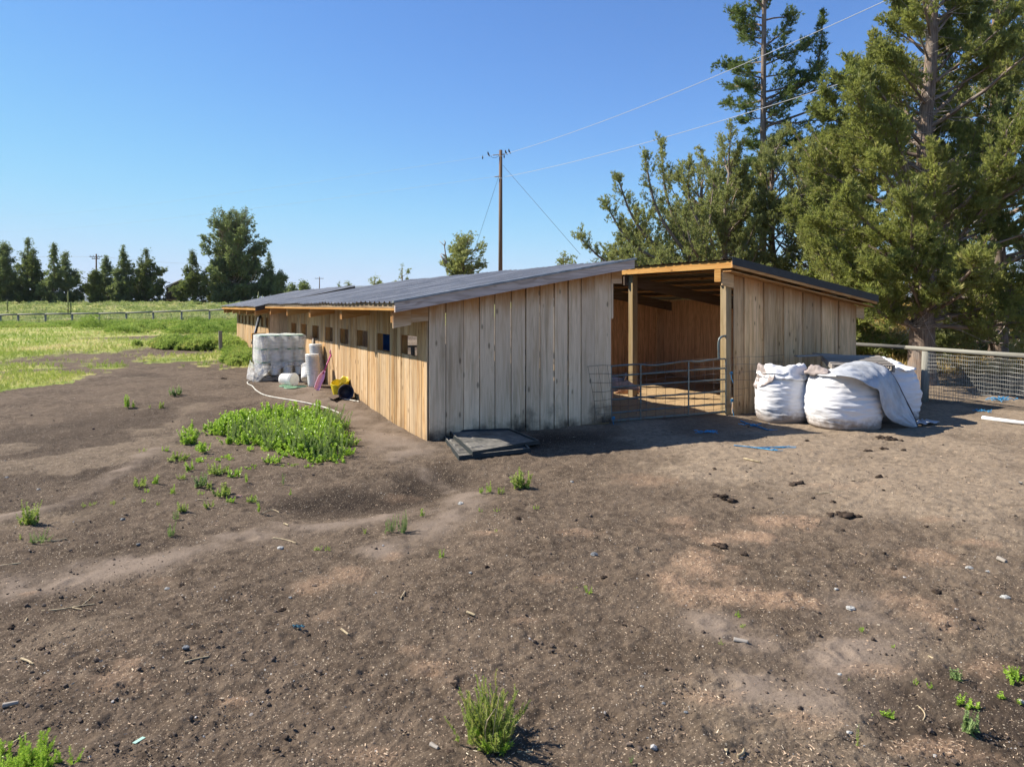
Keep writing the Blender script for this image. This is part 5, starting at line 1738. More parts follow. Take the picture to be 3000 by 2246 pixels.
# open olive-green juniper spreading behind the sheds, upright pointed shoots on its left
q = random.Random(7)
def prof_olive(t, a):
    left = .5 - .5 * math.cos(math.radians(a))
    return float(np.interp(t, [.1, .4, .8, 1], [3.0, 3.6, 2.6, 1.4])) * (.55 + .75 * left)
lm = spread_limbs(q, 76, .18, 1.0, prof_olive, (4, 55), var=(.5, 1.2))
lm = [l for l in lm if not 120 < l[1] % 360 < 240]
for k, (x1, z1, x2, z2, dy) in enumerate(((-3.2, 2.6, -6.1, 4.3, .2), (-3.0, 3.2, -5.2, 5.4, -.4), (-2.8, 3.6, -4.6, 6.6, .3), (-2.4, 3.9, -3.7, 7.2, -.2), (-2.0, 4.1, -2.9, 7.9, .4), (-1.6, 4.6, -2.1, 6.9, -.3), (-3.4, 2.2, -6.4, 3.1, -.5), (-2.6, 2.4, -4.6, 3.6, -1.0), (-2.2, 2.2, -3.6, 3.4, -1.4), (-3.0, 2.0, -5.4, 2.9, .8), (-1.6, 3.0, -2.6, 5.0, -1.2), (-1.2, 3.4, -1.4, 6.2, -.8))):
    lm.append((.4, 180, 3.6, 20, [(-.9, 0, 2.2), (x1, dy, z1), ((x1 + x2) / 2 - .3, dy * 1.5, (z1 + z2) / 2 - .3), (x2, dy * 1.6, z2)]))

_, c = tree('juniper_tree', 'open olive-green juniper spreading low behind the sheds with upright pointed shoots', (8.6, 26.5, .4), [(0, 0, -.3), (-.15, 0, 1.2), (-.6, 0, 2.6), (-.7, 0, 4.4), (-.45, 0, 6.9)], (.24, .05), lm, 'olive', CORD, .185, 9, 53, dead=.6, bare=.2, sub_step=.17, sub_len=.40, upturn=.6, up=.9)
NTUFT += c
q = random.Random(17)
lm = spread_limbs(q, 64, .12, 1.0, lambda t, a: float(np.interp(t, [.1, .4, .8, 1], [2.8, 3.2, 2.6, 1.1])), (4, 55))
_, c = tree('juniper_tree', 'bushy green juniper filling the gap between the tall conifer and the big juniper', (11.2, 25.5, .5), [(0, 0, -.3), (.1, 0, 2.0), (-.2, 0, 4.2), (-.1, 0, 6.6)], (.22, .05), lm, 'olive', CORD, .21, 11, 58, gap=-.2, dead=.9, bare=.25, sub_step=.24, sub_len=.40, upturn=.5, up=.8)
NTUFT += c
# tall bare-stemmed conifer
q = random.Random(8)
def prof_fir(t, a):
    return float(np.interp(t, [.34, .45, .52, .60, .75, .9, 1], [1.1, 1.4, 1.9, 2.0, 1.8, 1.2, .5]))
lm = spread_limbs(q, 92, .34, 1.0, prof_fir, (-14, 36), var=(.45, 1.25))
lm = [l for l in lm if not (l[0] < .74 and 215 < l[1] % 360 < 325)]
lm += [(.50, -12, 3.4, 4), (.515, 12, 3.2, 22), (.47, -20, 2.8, -4), (.5, 0, 1.9, 10, [(0, 0, 9.9), (1.0, .1, 10.4), (2.0, .1, 11.0), (2.5, .1, 12.2), (2.55, .1, 13.9)]), (.5, 0, 1.6, 10, [(0, 0, 9.0), (1.2, -.2, 9.4), (2.6, -.2, 9.9), (3.3, -.2, 10.8)]), (.5, 0, 1.6, 10, [(0, 0, 8.5), (1.2, .3, 8.3), (2.4, .4, 8.6), (3.0, .4, 9.0)])]
s_, c = tree('conifer_tree', 'tall slim conifer with a bare lit trunk rising behind the sheds', (10.62, 30, .6), [(0, 0, -.3), (-.02, 0, 5), (.0, 0, 10), (.05, 0, 15), (.1, 0, 20)], (.20, .05), lm, 'fir', CORD, .23, 10, 54, gap=-.32, bare=.12, sub_step=.20, sub_len=.46, upturn=.22, up=.45)
NTUFT += c
# the far branch's upright leader
q = random.Random(9)
# more bushy crowns closing the gap behind the right shed
for X_, Y_, hh_, rr_, sd_, lb_ in ((7.9, 29.5, 6.6, 3.3, 61, 'bushy olive-green juniper left of the bare conifer trunk, behind the sheds'), (13.2, 28.5, 7.2, 3.0, 62, 'rounded juniper right of the conifer trunk, behind the big juniper'), (5.6, 31.0, 5.0, 2.6, 63, 'low open juniper behind the near shed roof end'), (10.1, 27.4, 7.4, 2.8, 64, 'bushy juniper at the foot of the bare conifer trunk')):
    q = random.Random(sd_)
    lm = spread_limbs(q, 64, .12, 1.0, lambda t, a: rr_ * float(np.interp(t, [.1, .35, .7, 1], [.95, 1.05, .75, .3])), (2, 58), var=(.55, 1.2))
    _, c = tree('juniper_tree', lb_, (X_, Y_, .6), [(0, 0, -.3), (.1, 0, hh_ * .3), (-.15, 0, hh_ * .65), (0, 0, hh_)], (.2, .05), lm, 'olive', CORD, .21, 10, sd_, gap=-.2, dead=.9, bare=.22, sub_step=.20, sub_len=.38, upturn=.5, up=.85)
    NTUFT += c
# trees beyond the sheds
def small_tree(px, base_y, top_y, Y, wpx, label, seed, mat='olive', n=16, name='juniper_tree', sz=.4, bare=.2, templ=None, dens=3, group='trees beyond the shed roofs', shape='round'):
    b = W(px, base_y, Y); t = W(px, top_y, Y)
    h = t.z - b.z; w = wpx / FPX * Y / 2
    q = random.Random(seed)
    if shape == 'round': pf = lambda t, a: w * float(np.interp(t, [.1, .4, .7, 1], [.7, 1.05, .9, .35]))
    elif shape == 'cone': pf = lambda t, a: 1.18 * w * float(np.interp(t, [.04, .18, .45, .75, 1], [.85, 1.05, .72, .30, .04]))
    elif shape == 'broad': pf = lambda t, a: 1.0 * w * float(np.interp(t, [.04, .2, .55, .8, 1], [.85, 1.05, 1.05, .9, .5]))
    else: pf = lambda t, a: w * float(np.interp(t, [.05, .3, .7, 1], [.9, 1.0, .6, .12]))
    lm = spread_limbs(q, n, .05, 1.0, pf, (-8, 40) if shape in ('cone', 'broad') else (5, 62), var=(.5, 1.28))
    return tree(name, label, b, [(0, 0, -.5), (.02 * w, 0, h * .35), (-.03 * w, 0, h * .7), (0, 0, h * (1.0 if shape != 'cone' else 1.04))], (max(.08, h * .022), .03), lm, mat, templ or TUFTS, sz, dens, seed, group, bare=bare, sub_step=max(.25, w * .15), sub_len=.27, sidestep=6, tipsize=1.0, spire=14 if shape == 'cone' else 4, up=.9, gap=-.12 if shape in ('cone', 'broad') else -.25, gsc=.55)
for a in ((1358, 800, 712, 38, 140, 'bushy green juniper rising over the near shed roof left of the pole', 71, 'olive', 30, 'juniper_tree', .42),
          (892, 862, 829, 90, 36, 'small dark juniper over the far roof left of the distant pole', 72, 'farjun', 10, 'juniper_tree', .7),
          (858, 862, 838, 90, 34, 'low dark shrub tree at the far end of the second roof', 73, 'farjun', 8, 'juniper_tree', .7),
          (993, 850, 828, 95, 14, 'tiny tree beside the top corner of the second roof', 74, 'farjun', 6, 'juniper_tree', .5),
          (1020, 850, 829, 95, 20, 'tiny pale tree above the top corner of the second roof', 75, 'olive', 6, 'juniper_tree', .5),
          (1098, 850, 817, 60, 46, 'little spindly tree just above the near roof, left one', 76, 'olive', 9, 'juniper_tree', .36),
          (1178, 830, 786, 60, 60, 'thin wispy tree above the near roof with bare twigs', 77, 'olive', 9, 'juniper_tree', .34),
          (1650, 790, 750, 60, 44, 'small rounded tree peeking over the near roof right of the pole', 78, 'olive', 10, 'juniper_tree', .42)):
    _, c = small_tree(a[0], a[1], a[2], a[3], a[4], a[5], a[6], a[7], a[8], a[9], a[10]); NTUFT += c
# bare snag beside the bushy juniper
m = MB(); b = W(1312, 800, 38)
for pts in ([(1312, 800), (1305, 745), (1302, 720), (1287, 706)], [(1302, 720), (1305, 710), (1300, 703)], [(1306, 750), (1292, 742)], [(1309, 775), (1290, 750)], [(1310, 770), (1289, 745)]):
    m.tube([W(x, y, 38) for x, y in pts], [.05 * (1 - .7 * i / (len(pts) - 1)) for i in range(len(pts))], 5)
tag(m.build('dead_tree', M['twig']), 'bare dead snag left of the bushy juniper over the near roof', 'tree')

# distant row of junipers on the left
YT = 122.0
for i, (px, top, wpx, shp, lb, n, mat) in enumerate([
    (8, 725, 95, 'round', 'dark juniper cut by the left edge of the picture', 44, 'farjun'),
    (82, 705, 78, 'cone', 'tall pointed juniper, second of the far left group', 48, 'farjun'),
    (98, 740, 74, 'cone', 'greener juniper in front of the tall pointed one', 40, 'olivefar'),
    (158, 724, 56, 'cone', 'narrow pointed juniper right of the greener one', 44, 'farjun'),
    (192, 748, 92, 'cone', 'broad pointed juniper closing the far left group', 46, 'farjun'),
    (311, 756, 66, 'cone', 'slim juniper just right of the distant pole', 38, 'farjun'),
    (282, 800, 56, 'round', 'low bushy juniper at the foot of the distant pole', 26, 'olivefar'),
    (361, 726, 56, 'cone', 'narrow tall juniper between the slim and the broad conical ones', 44, 'farjun'),
    (428, 741, 122, 'cone', 'broad conical juniper left of the dark barn', 60, 'olivefar'),
    (564, 746, 82, 'cone', 'slender juniper right of the dark barn', 42, 'olivefar'),
    (686, 656, 190, 'broad', 'largest broad juniper left of the far shed roof', 110, 'farjun'),
    (788, 748, 66, 'cone', 'dark pointed juniper right behind the largest one', 40, 'farjun'),
    (822, 800, 46, 'round', 'low dark juniper at the right end of the row', 22, 'farjun'),
    (640, 850, 90, 'round', 'low grey-green bush below the largest juniper', 16, 'olivefar')]):
    if mat not in M: M[mat] = leafmat('distant_olive_juniper', (.085, .11, .045), (.16, .19, .07), (.24, .24, .09), .35)
    _, c = small_tree(px, 893, top, YT + (i % 3) * 3 - (4 if 'front' in lb else 0), wpx, lb, 100 + i, mat, int(n * 1.5), 'juniper_tree', .95 if n > 100 else .8, .10, TUFTS, 5, 'distant row of junipers', shp)
    NTUFT += c
print('TUFTS', NTUFT)
# ------------------------------------------------------------------ ground plants and litter
LEAF = np.array([[[0, 0, 0], [.24, .06, .45], [0, 0, 1]], [[0, 0, 0], [0, 0, 1], [-.24, .06, .45]]], float)
def leaf_cluster(n, seed, spread=1.2, w=.24):
    g = np.random.default_rng(seed); out = []
    for k in range(n):
        a = 2 * np.pi * (k / n + g.uniform(0, .15)); e = spread * g.uniform(.45, 1)
        d = np.array([np.sin(e) * np.cos(a), np.sin(e) * np.sin(a), np.cos(e)])
        s = np.cross(d, [0, 0, 1]); s /= np.linalg.norm(s) + 1e-9
        L = g.uniform(.6, 1.0); up = np.array([0, 0, .12])
        out.append([np.zeros(3), d * L * .5 + s * w * L + up * L, d * L]); out.append([np.zeros(3), d * L, d * L * .5 - s * w * L + up * L])
    return np.array(out)
CLUST = [leaf_cluster(6, 80 + s, 1.25, .32) for s in range(6)]
FEATHER = [leaf_cluster(8, 90 + s, .95, .10) for s in range(6)]

def plant(q, c, h, spread, stems, leaf, P_, D_, S_, N_, tubes=None, density=1.0, taper=.55, bend=.5, tone0=.0):
    """Adds one leafy plant: stems leaning outwards with leaf clusters up their length."""
    for k in range(stems):
        a = q.uniform(0, 6.283); rr = spread * math.sqrt(q.random())
        p = Vector(c) + Vector((math.cos(a) * rr * .45, math.sin(a) * rr * .45, -.01))
        lean = rr / max(h, .05) * bend
        d = Vector((math.cos(a) * lean, math.sin(a) * lean, 1)).normalized()
        L = h * q.uniform(.55, 1.08); n = max(2, int(L / (leaf * .42) * density))
        pts = [p]
        for i in range(n):
            d = (d + Vector((q.gauss(0, .09), q.gauss(0, .09), .03))).normalized()
            pts.append(pts[-1] + d * (L / n))
        if tubes is not None: tubes.tube(pts, [.004 * (1 - .6 * i / n) + .001 for i in range(n + 1)], 4, False)
        tn = q.random()
        for i in range(n + 1):
            f = i / n
            if f < .08: continue
            b = q.uniform(0, 6.283)
            out = Vector((math.cos(b), math.sin(b), .3))
            P_.append(tuple(pts[i])); D_.append(tuple(d * (.5 + f * .8) + out * (.7 * (1 - f)))); S_.append(leaf * (1 - taper * f) * q.uniform(.7, 1.3))
            N_.append(min(1, max(0, tone0 + tn * .4 + f * .25 + q.random() * .35)))

def weed(px, py, h, spread, stems, leaf, mat, label, templ=None, name='weed', parts=False, seed=None, group=None, density=1.0, taper=.55, bend=.5, tone0=0.0):
    g = G(px, py); q = random.Random(seed or int(px * 7 + py))
    if seed is None:
        k = float(np.interp(g.y, [3.4, 4.6, 6, 9], [.48, .60, .80, 1.0])); h, spread, leaf = h * k, spread * k, leaf * k
    P_, D_, S_, N_ = [], [], [], []
    m = MB() if parts else None
    plant(q, g, h, spread, stems, leaf, P_, D_, S_, N_, m, density, taper, bend, tone0)
    gg = np.random.default_rng(int(px * 3 + py))
    if parts:
        s = thing(name, label, 'plant', g, group)
        m.build('stems', M['stem'], s)
        scatter('leaves', P_, D_, np.array(S_), np.array(N_), M[mat], templ or CLUST, gg, s)
    else:
        s = tag(scatter(name, P_, D_, np.array(S_), np.array(N_), M[mat], templ or CLUST, gg), label, 'plant', group)
    return s
M['stem'] = plain('pale_weed_stem', (.34, .34, .13), .7, 0, .2, 20, .4)

# feathery yellow-green bush in the foreground, with long thin side shoots and a few dry stalks
s = weed(1445, 2172, .225, .15, 60, .030, 'bushweed', 'feathery yellow-green weed bush alone in the bare foreground', FEATHER, 'weed_bush', True, 3, None, 1.5, .5, 1.3, .15)
q = random.Random(31); g0 = G(1440, 2176); P_, D_, S_, N_ = [], [], [], []
for k in range(14): plant(q, (g0.x - .09 + .14 * q.random(), g0.y + .015 * k * .3, g0.z), .32, .08, 1, .022, P_, D_, S_, N_, None, 1.7, .5, .6, .2)
for k in range(7): plant(q, (g0.x - .11, g0.y, g0.z), .26, .09, 1, .019, P_, D_, S_, N_, None, 1.5, .5, 1.2, .2)
scatter('side_shoots', P_, D_, np.array(S_), np.array(N_), M['bushweed'], FEATHER, np.random.default_rng(5), s)
P_, D_, S_, N_ = [], [], [], []
plant(q, (g0.x + .02, g0.y - .03, g0.z), .10, .12, 22, .035, P_, D_, S_, N_, None, 1.3, .4, 1.0, .0)
scatter('low_leaves', P_, D_, np.array(S_), np.array(N_), M['weed'], FEATHER, np.random.default_rng(6), s)
m = MB()
for a, b, c in (((.0, 0), (.02, .17), (.04, .27)), ((-.02, 0), (-.03, .13), (.02, .20)), ((.04, 0), (.08, .09), (.14, .15)), ((.03, 0), (.09, .04), (.13, .08))):
    m.tube(smooth_pts([g0 + Vector((a[0], -.05, a[1])), g0 + Vector((b[0], -.07, b[1])), g0 + Vector((c[0], -.06, c[1]))], 1), .0025, 4)
m.build('dry_stalks', M['stick'], s)

# dense leafy patch in front of the long wall
pat = [(590, 1262), (680, 1238), (800, 1222), (930, 1232), (1010, 1262), (1036, 1300), (1010, 1338), (960, 1352), (880, 1340), (770, 1318), (660, 1295)]
pg_ = [G(*p) for p in pat]
q = random.Random(12); P_, D_, S_, N_ = [], [], [], []
cx = [p.x for p in pg_]; cy = [p.y for p in pg_]
n = 0
loop = pg_ + [pg_[0]]
while n < 560:
    x, y = q.uniform(min(cx) - .3, max(cx) + .3), q.uniform(min(cy) - .3, max(cy) + .3)
    inside = in_poly(np.array([x]), np.array([y]), pg_)[0]
    ed = float(poly_dist(np.array([x]), np.array([y]), loop)[0]) * (1 if inside else -1) + (float(fbm(np.array(x * 2.1), np.array(y * 2.1), 95, 3)) - .5) * .9
    if ed < -.18 or q.random() > .35 + ed * 2.2: continue
    k = min(1, max(.25, .45 + ed * 1.4))
    hh = (.13 + .22 * float(fbm(np.array(x * 1.9), np.array(y * 1.9), 91, 3)) * 1.2) * k
    plant(q, (x, y, T(x, y)), hh * q.choice((.8, 1, 1.35)), .14, 4, .056 * (.7 + .3 * k), P_, D_, S_, N_, None, 1.1, .3, 1.1); n += 1
tag(scatter('weed_patch', P_, D_, np.array(S_), np.array(N_), M['weed'], CLUST, np.random.default_rng(8)), 'dense bright green leafy weeds growing in front of the long wall', 'weeds', kind='stuff')

P_, D_, S_, N_ = [], [], [], []
n = 0
while n < 120:
    x, y = q.uniform(min(cx), max(cx)), q.uniform(min(cy), max(cy))
    if not in_poly(np.array([x]), np.array([y]), pg_)[0] or float(fbm(np.array(x * 1.3 + 7), np.array(y * 1.3), 97, 3)) < .50: continue
    plant(q, (x, y, T(x, y)), q.uniform(.22, .44), .12, 4, .050, P_, D_, S_, N_, None, 1.5, .5, .6, .1); n += 1
tag(scatter('feathery_weeds', P_, D_, np.array(S_), np.array(N_), M['dusty'], FEATHER, np.random.default_rng(9)), 'taller feathery grey-green weeds growing up through the leafy patch', 'weeds', kind='stuff')

WEEDS = [  # px, py, height, spread, stems, leaf, material, label
    (85, 1535, .26, .17, 16, .045, 'bushweed', 'yellow-green bushy weed at the left edge beside the dusty ridge'),
    (120, 1588, .14, .15, 9, .04, 'dusty', 'low grey-green weed with dry sticks below the left bushy one'),
    (60, 1578, .06, .04, 3, .03, 'bushweed', 'tiny yellowish weed between the two left edge weeds'),
    (1530, 1430, .24, .17, 20, .045, 'bushweed', 'upright yellow-green weed in the open dirt in front of the trays'),
    (1410, 1444, .09, .05, 5, .035, 'weed', 'small weed, left one of the short row beside the upright weed'),
    (1434, 1442, .13, .06, 6, .035, 'weed', 'small upright weed, middle one of the short row'),
    (1467, 1446, .11, .07, 7, .035, 'bushweed', 'small weed, right one of the short row beside the upright weed'),
    (1140, 1560, .20, .11, 9, .035, 'dusty', 'tall narrow weed, left of the pair beside the dusty track'),
    (1177, 1560, .24, .10, 9, .035, 'dusty', 'tall narrow weed, right of the pair beside the dusty track'),
    (1070, 1562, .06, .06, 5, .03, 'bushweed', 'low yellowing weed left of the tall pair by the track'),
    (1238, 1512, .09, .05, 5, .035, 'weed', 'small green weed above the dusty track, right of the tall pair'),
    (1406, 1500, .06, .04, 4, .03, 'weed', 'tiny weed below the short row of weeds'),
    (1455, 1498, .05, .05, 4, .03, 'weed', 'tiny weed right below the short row of weeds'),
    (1570, 1492, .05, .05, 4, .03, 'weed', 'tiny green weed alone right of the dusty patch'),
    (1455, 1560, .05, .05, 4, .03, 'weed', 'tiny pale weed in the middle of the bare soil'),
    (1292, 1635, .09, .06, 6, .03, 'weed', 'small green weed in the open soil below the track'),
    (1725, 1738, .10, .06, 5, .035, 'weed', 'small weed in the centre of the yard near the wood shavings'),
    (1688, 1725, .03, .03, 3, .025, 'weed', 'tiny seedling left of the small yard weed'),
    (372, 1195, .26, .10, 7, .045, 'weed', 'upright green weed alone on the bare upper left soil'),
    (385, 1194, .14, .10, 5, .04, 'weed', 'low weed leaning right beside the upright upper left one'),
    (475, 1196, .13, .08, 5, .04, 'bushweed', 'small yellowish weed on the upper left soil'),
    (440, 1196, .08, .06, 3, .035, 'bushweed', 'tiny yellowish weed left of the small one on the upper left soil'),
    (555, 1300, .24, .20, 18, .05, 'weed', 'leafy weed at the left foot of the dense patch'),
    (580, 1318, .11, .18, 10, .05, 'weed', 'spreading weed just below the left foot of the patch'),
    (600, 1324, .15, .16, 9, .05, 'weed', 'second spreading weed below the dense patch'),
    (420, 1325, .08, .07, 5, .035, 'bushweed', 'small weed at the end of the dusty ridge'),
    (480, 1325, .10, .08, 7, .04, 'weed', 'small round weed beside the end of the dusty ridge'),
    (520, 1346, .10, .22, 16, .05, 'bushweed', 'yellowing low weed cluster below the patch, left part'),
    (590, 1350, .07, .24, 12, .05, 'weed', 'thin low weed cluster below the patch, middle part'),
    (660, 1345, .07, .20, 12, .05, 'weed', 'thin low weed cluster below the patch, right part'),
    (560, 1378, .14, .10, 7, .04, 'weed', 'small upright weed among the low clusters'),
    (635, 1388, .13, .20, 18, .055, 'bushweed', 'bright yellow-green weed cluster in the middle of the scattered weeds'),
    (690, 1398, .12, .14, 10, .05, 'weed', 'dark green weed right of the bright cluster'),
    (735, 1320, .10, .10, 7, .045, 'weed', 'weed in front of the lower left rim of the patch'),
    (800, 1358, .13, .18, 12, .05, 'weed', 'leafy weed in front of the lower rim of the patch'),
    (735, 1370, .05, .16, 8, .04, 'weed', 'sparse seedlings in front of the patch'),
    (850, 1365, .05, .20, 9, .04, 'bushweed', 'sparse yellowish seedlings right of the leafy weed'),
    (910, 1370, .05, .10, 5, .04, 'weed', 'sparse seedling at the right end below the patch'),
    (410, 1425, .12, .14, 9, .045, 'bushweed', 'yellow-green weed below the dusty ridge'),
    (455, 1418, .13, .06, 5, .04, 'weed', 'thin weed right of the yellow-green one below the ridge'),
    (535, 1405, .08, .10, 6, .04, 'bushweed', 'pale weed between the ridge weeds and the bright cluster'),
    (585, 1425, .16, .13, 10, .045, 'dusty', 'grey-green upright weed with yellow base below the bright cluster'),
    (612, 1430, .10, .07, 5, .04, 'bushweed', 'small weed touching the grey-green upright one'),
    (655, 1452, .14, .18, 18, .05, 'bushweed', 'round yellow-green weed near the pinkish stone'),
    (672, 1472, .08, .08, 6, .04, 'weed', 'small weed below the round yellow-green one'),
    (735, 1470, .08, .10, 8, .04, 'bushweed', 'yellowish weed right of the pinkish stone'),
    (505, 1446, .12, .05, 5, .035, 'weed', 'narrow dark green weed below the ridge weeds'),
    (432, 1442, .06, .06, 5, .03, 'weed', 'tiny dark weed below the yellow-green ridge weed'),
    (613, 1485, .08, .10, 7, .04, 'bushweed', 'yellow-green weed below the round one'),
    (535, 1500, .13, .07, 7, .04, 'bushweed', 'yellow-topped weed in the lower part of the scattered weeds'),
    (590, 1448, .06, .06, 4, .035, 'weed', 'tiny weed above the yellow-topped one'),
    (515, 1523, .12, .05, 5, .035, 'dusty', 'grassy blue-green tuft below the yellow-topped weed'),
    (757, 1500, .14, .03, 4, .03, 'weed', 'thin grass tuft right of the scattered weeds'),
    (497, 1572, .15, .08, 8, .04, 'dusty', 'grey-green weed alone above the lower dusty track'),
    (265, 1482, .06, .12, 7, .035, 'bushweed', 'dried yellowish weed left of the scattered weeds'),
    (328, 1478, .05, .10, 6, .035, 'bushweed', 'second dried yellowish weed left of the scattered weeds'),
    (420, 1470, .04, .06, 4, .03, 'weed', 'seedling right of the dried weeds'),
    (465, 1480, .05, .05, 4, .03, 'bushweed', 'yellow seedling right of the dried weeds'),
    (725, 1412, .14, .04, 4, .03, 'weed', 'narrow grass shoot right of the dark green weed'),
    (828, 1420, .16, .02, 2, .03, 'dusty', 'single grass stalk in front of the dense patch'),
    (850, 1450, .10, .02, 3, .03, 'weed', 'single short shoot left of the dark pit'),
    (930, 1612, .06, .05, 5, .03, 'weed', 'small dark weed below the lower dusty track'),
    (960, 1612, .07, .06, 4, .03, 'bushweed', 'small dry weed right of the dark one below the track'),
    (512, 1158, .20, .20, 16, .06, 'dusty', 'grey-green bush on the bare soil left of the buckets'),
    (2560, 2118, .06, .06, 0, .03, 'weed', ''),
    (2840, 2150, .26, .10, 15, .05, 'dusty', 'upright grey-green weed with broad leaves near the lower right corner'),
    (2800, 1990, .13, .08, 8, .045, 'dusty', 'small grey-green weed above the upright lower right one'),
    (2980, 1995, .13, .14, 16, .05, 'weed', 'bright green weed cut by the right edge'),
    (2935, 2050, .12, .06, 5, .045, 'weed', 'small leafy weed left of the right edge one'),
    (2990, 2062, .06, .05, 4, .04, 'weed', 'tiny weed at the right edge below the bright one'),
    (2820, 2068, .13, .11, 9, .045, 'weed', 'yellowish-green weed pair, left plant, above the upright weed'),
    (2865, 2075, .08, .07, 6, .04, 'weed', 'yellowish-green weed pair, right plant, above the upright weed'),
    (2598, 2100, .08, .08, 8, .04, 'weed', 'small weed beside a curved straw on the lower right soil'),
    (2555, 2100, .05, .03, 3, .03, 'weed', 'tiny shoot left of the small lower right weed'),
    (2722, 2014, .06, .06, 5, .035, 'weed', 'small pale weed on the right foreground soil'),
    (2680, 1998, .05, .08, 5, .03, 'weed', 'low seedlings left of the small pale right weed'),
    (2490, 2000, .05, .05, 4, .03, 'weed', 'tiny weed on the middle right foreground'),
    (2525, 1848, .05, .05, 5, .035, 'weed', 'flat green weed near the wood shavings right of centre'),
    (2615, 1895, .05, .03, 3, .03, 'weed', 'tiny sprout right of the flat green weed'),
    (2155, 1805, .06, .07, 6, .035, 'weed', 'small weed below the large wood shavings patch'),
    (2180, 1838, .04, .05, 5, .03, 'weed', 'tiny weed above the thick stick'),
    (2115, 1888, .05, .06, 5, .03, 'bushweed', 'tiny yellowish weed left of the thick stick'),
    (2515, 2186, .24, .02, 2, .03, 'bushweed', 'lone thin yellow-green stalk in the lower right foreground'),
    (1850, 2235, .12, .03, 3, .025, 'dusty', 'thin grass shoot at the bottom edge'),
]
for w in WEEDS:
    if w[4]: weed(*w[:6], w[6], w[7], FEATHER if w[5] <= .036 or w[6] == 'dusty' and w[5] < .045 else CLUST, group='small weeds on the bare soil')
# leafy clump at the bottom left corner
P_, D_, S_, N_ = [], [], [], []
q = random.Random(77)
for k in range(46):
    px, py = q.uniform(-60, 150), q.uniform(2190, 2300)
    c = G(px, py); plant(q, c, q.uniform(.05, .10), .05, 4, .024, P_, D_, S_, N_, None, 1.2, .4, .8)
for px, py in ((165, 2238), (215, 2236), (120, 2178), (60, 2200)): plant(q, G(px, py), .08, .035, 4, .022, P_, D_, S_, N_, None, 1.3, .4, .7)
tag(scatter('weed_clump', P_, D_, np.array(S_), np.array(N_), M['weed'], FEATHER, np.random.default_rng(18)), 'bright green weed clump filling the bottom left corner', 'plant')

# ---- field grass, tall weeds, sagebrush, golden grass
def ground_many(px, py):
    a = (px - 1500) / FPX; b = (HOR - py) / FPX
    lo = np.full(px.shape, 1.5); hi = np.full(px.shape, 160.0)
    for _ in range(34):
        m_ = (lo + hi) / 2
        up = CAMZ + b * m_ > terrain(a * m_, m_)
        lo = np.where(up, m_, lo); hi = np.where(up, hi, m_)
    return a * hi, hi
g = np.random.default_rng(99)
N = 60000
px = g.uniform(-350, 1000, N); py = 893 + 310 * g.random(N) ** 1.25
x, y = ground_many(px, py)
_, _, _, _, green, _, n1, n2 = masks(x, y)
ok = (y < 58) & (g.random(N) < green * (.10 + 1.1 * fbm(x * .8, y * .8, 61, 4)))
x, y = x[ok], y[ok]; n = len(x)
tone = np.clip(fbm(x * .35, y * .35, 63, 4) * 1.9 - .45 + g.uniform(-.2, .2, n), 0, 1)
size = g.uniform(.10, .24, n) * np.interp(y, [12, 30, 58], [.8, 1.1, 1.6])
pos = np.stack([x, y, terrain(x, y) - .01], -1)
tag(scatter('field_grass', pos, g.normal(0, .28, (n, 3)) + [0, 0, 1], size, tone, M['grass'], GRASS, g), 'short yellow-green and straw-coloured grass of the left field', 'grass', kind='stuff')

def bushes(name, centers, mat, label, g, templ, hr, per, leaf):
    P_, D_, S_, N_ = [], [], [], []
    for cx, cy, hh, rr, tn in centers:
        k = int(per * max(.5, rr))
        a = g.uniform(0, 2 * np.pi, k); e = np.arccos(g.uniform(.05, 1, k)); r_ = g.uniform(.45, 1.0, k) ** .6
        d = np.stack([np.sin(e) * np.cos(a), np.sin(e) * np.sin(a), np.cos(e)], -1)
        p = d * r_[:, None] * [rr, rr, hh] + [cx, cy, T(cx, cy)]
        P_.append(p); D_.append(d + [0, 0, .8]); S_.append(leaf * g.uniform(.6, 1.3, k)); N_.append(np.clip(tn + g.uniform(-.25, .25, k), 0, 1))
    return tag(scatter(name, np.concatenate(P_), np.concatenate(D_), np.concatenate(S_), np.concatenate(N_), M[mat], templ, g), label, 'plants', kind='stuff')

# rank weeds beside the second shed and along the rail fence
cs = []
polyw = [G(440, 1010), G(470, 960), P(21, -6), P(20.5, -.6), P(12.2, -.6), G(760, 1062), G(700, 1072), G(640, 1068), G(600, 1050), G(520, 1035)]
tries = 0
while len(cs) < 300 and tries < 20000:
    tries += 1
    if g.random() < .75:
        a, b = g.uniform(8.8, 21), -.75 - abs(g.normal(0, 2.4))
        p = P(a, b)
    else:
        p = G(float(int(g.uniform(560, 770))), float(int(g.uniform(1000, 1075))))
    if not in_poly(np.array([p.x]), np.array([p.y]), polyw)[0]: continue
    pxx = 1500 + FPX * p.x / p.y
    if p.y < G(647, 1031).y + .6 and pxx < 668: continue
    hh = g.uniform(.08, .40) * (1.1 if p.y > 25 else .55)
    cs.append((p.x, p.y, hh, hh * g.uniform(.7, 1.1), g.uniform(.15, .85)))
for k in range(80):
    px_ = g.uniform(330, 720); yy = g.uniform(38, 57)
    cs.append(((px_ - 1500) / FPX * yy, yy, g.uniform(.15, .55), g.uniform(.5, 1.0), g.uniform(.0, .8)))
for k in range(150):
    px_ = g.uniform(-150, 430); yy = g.uniform(50, 59)
    cs.append(((px_ - 1500) / FPX * yy, yy, g.uniform(.10, .38), g.uniform(.4, .9), g.uniform(.1, .9)))
cs.append((G(190, 968).x, G(190, 968).y + 3, .9, 1.1, .2)); cs.append((G(172, 970).x, G(172, 970).y + 3, .7, .9, .3))
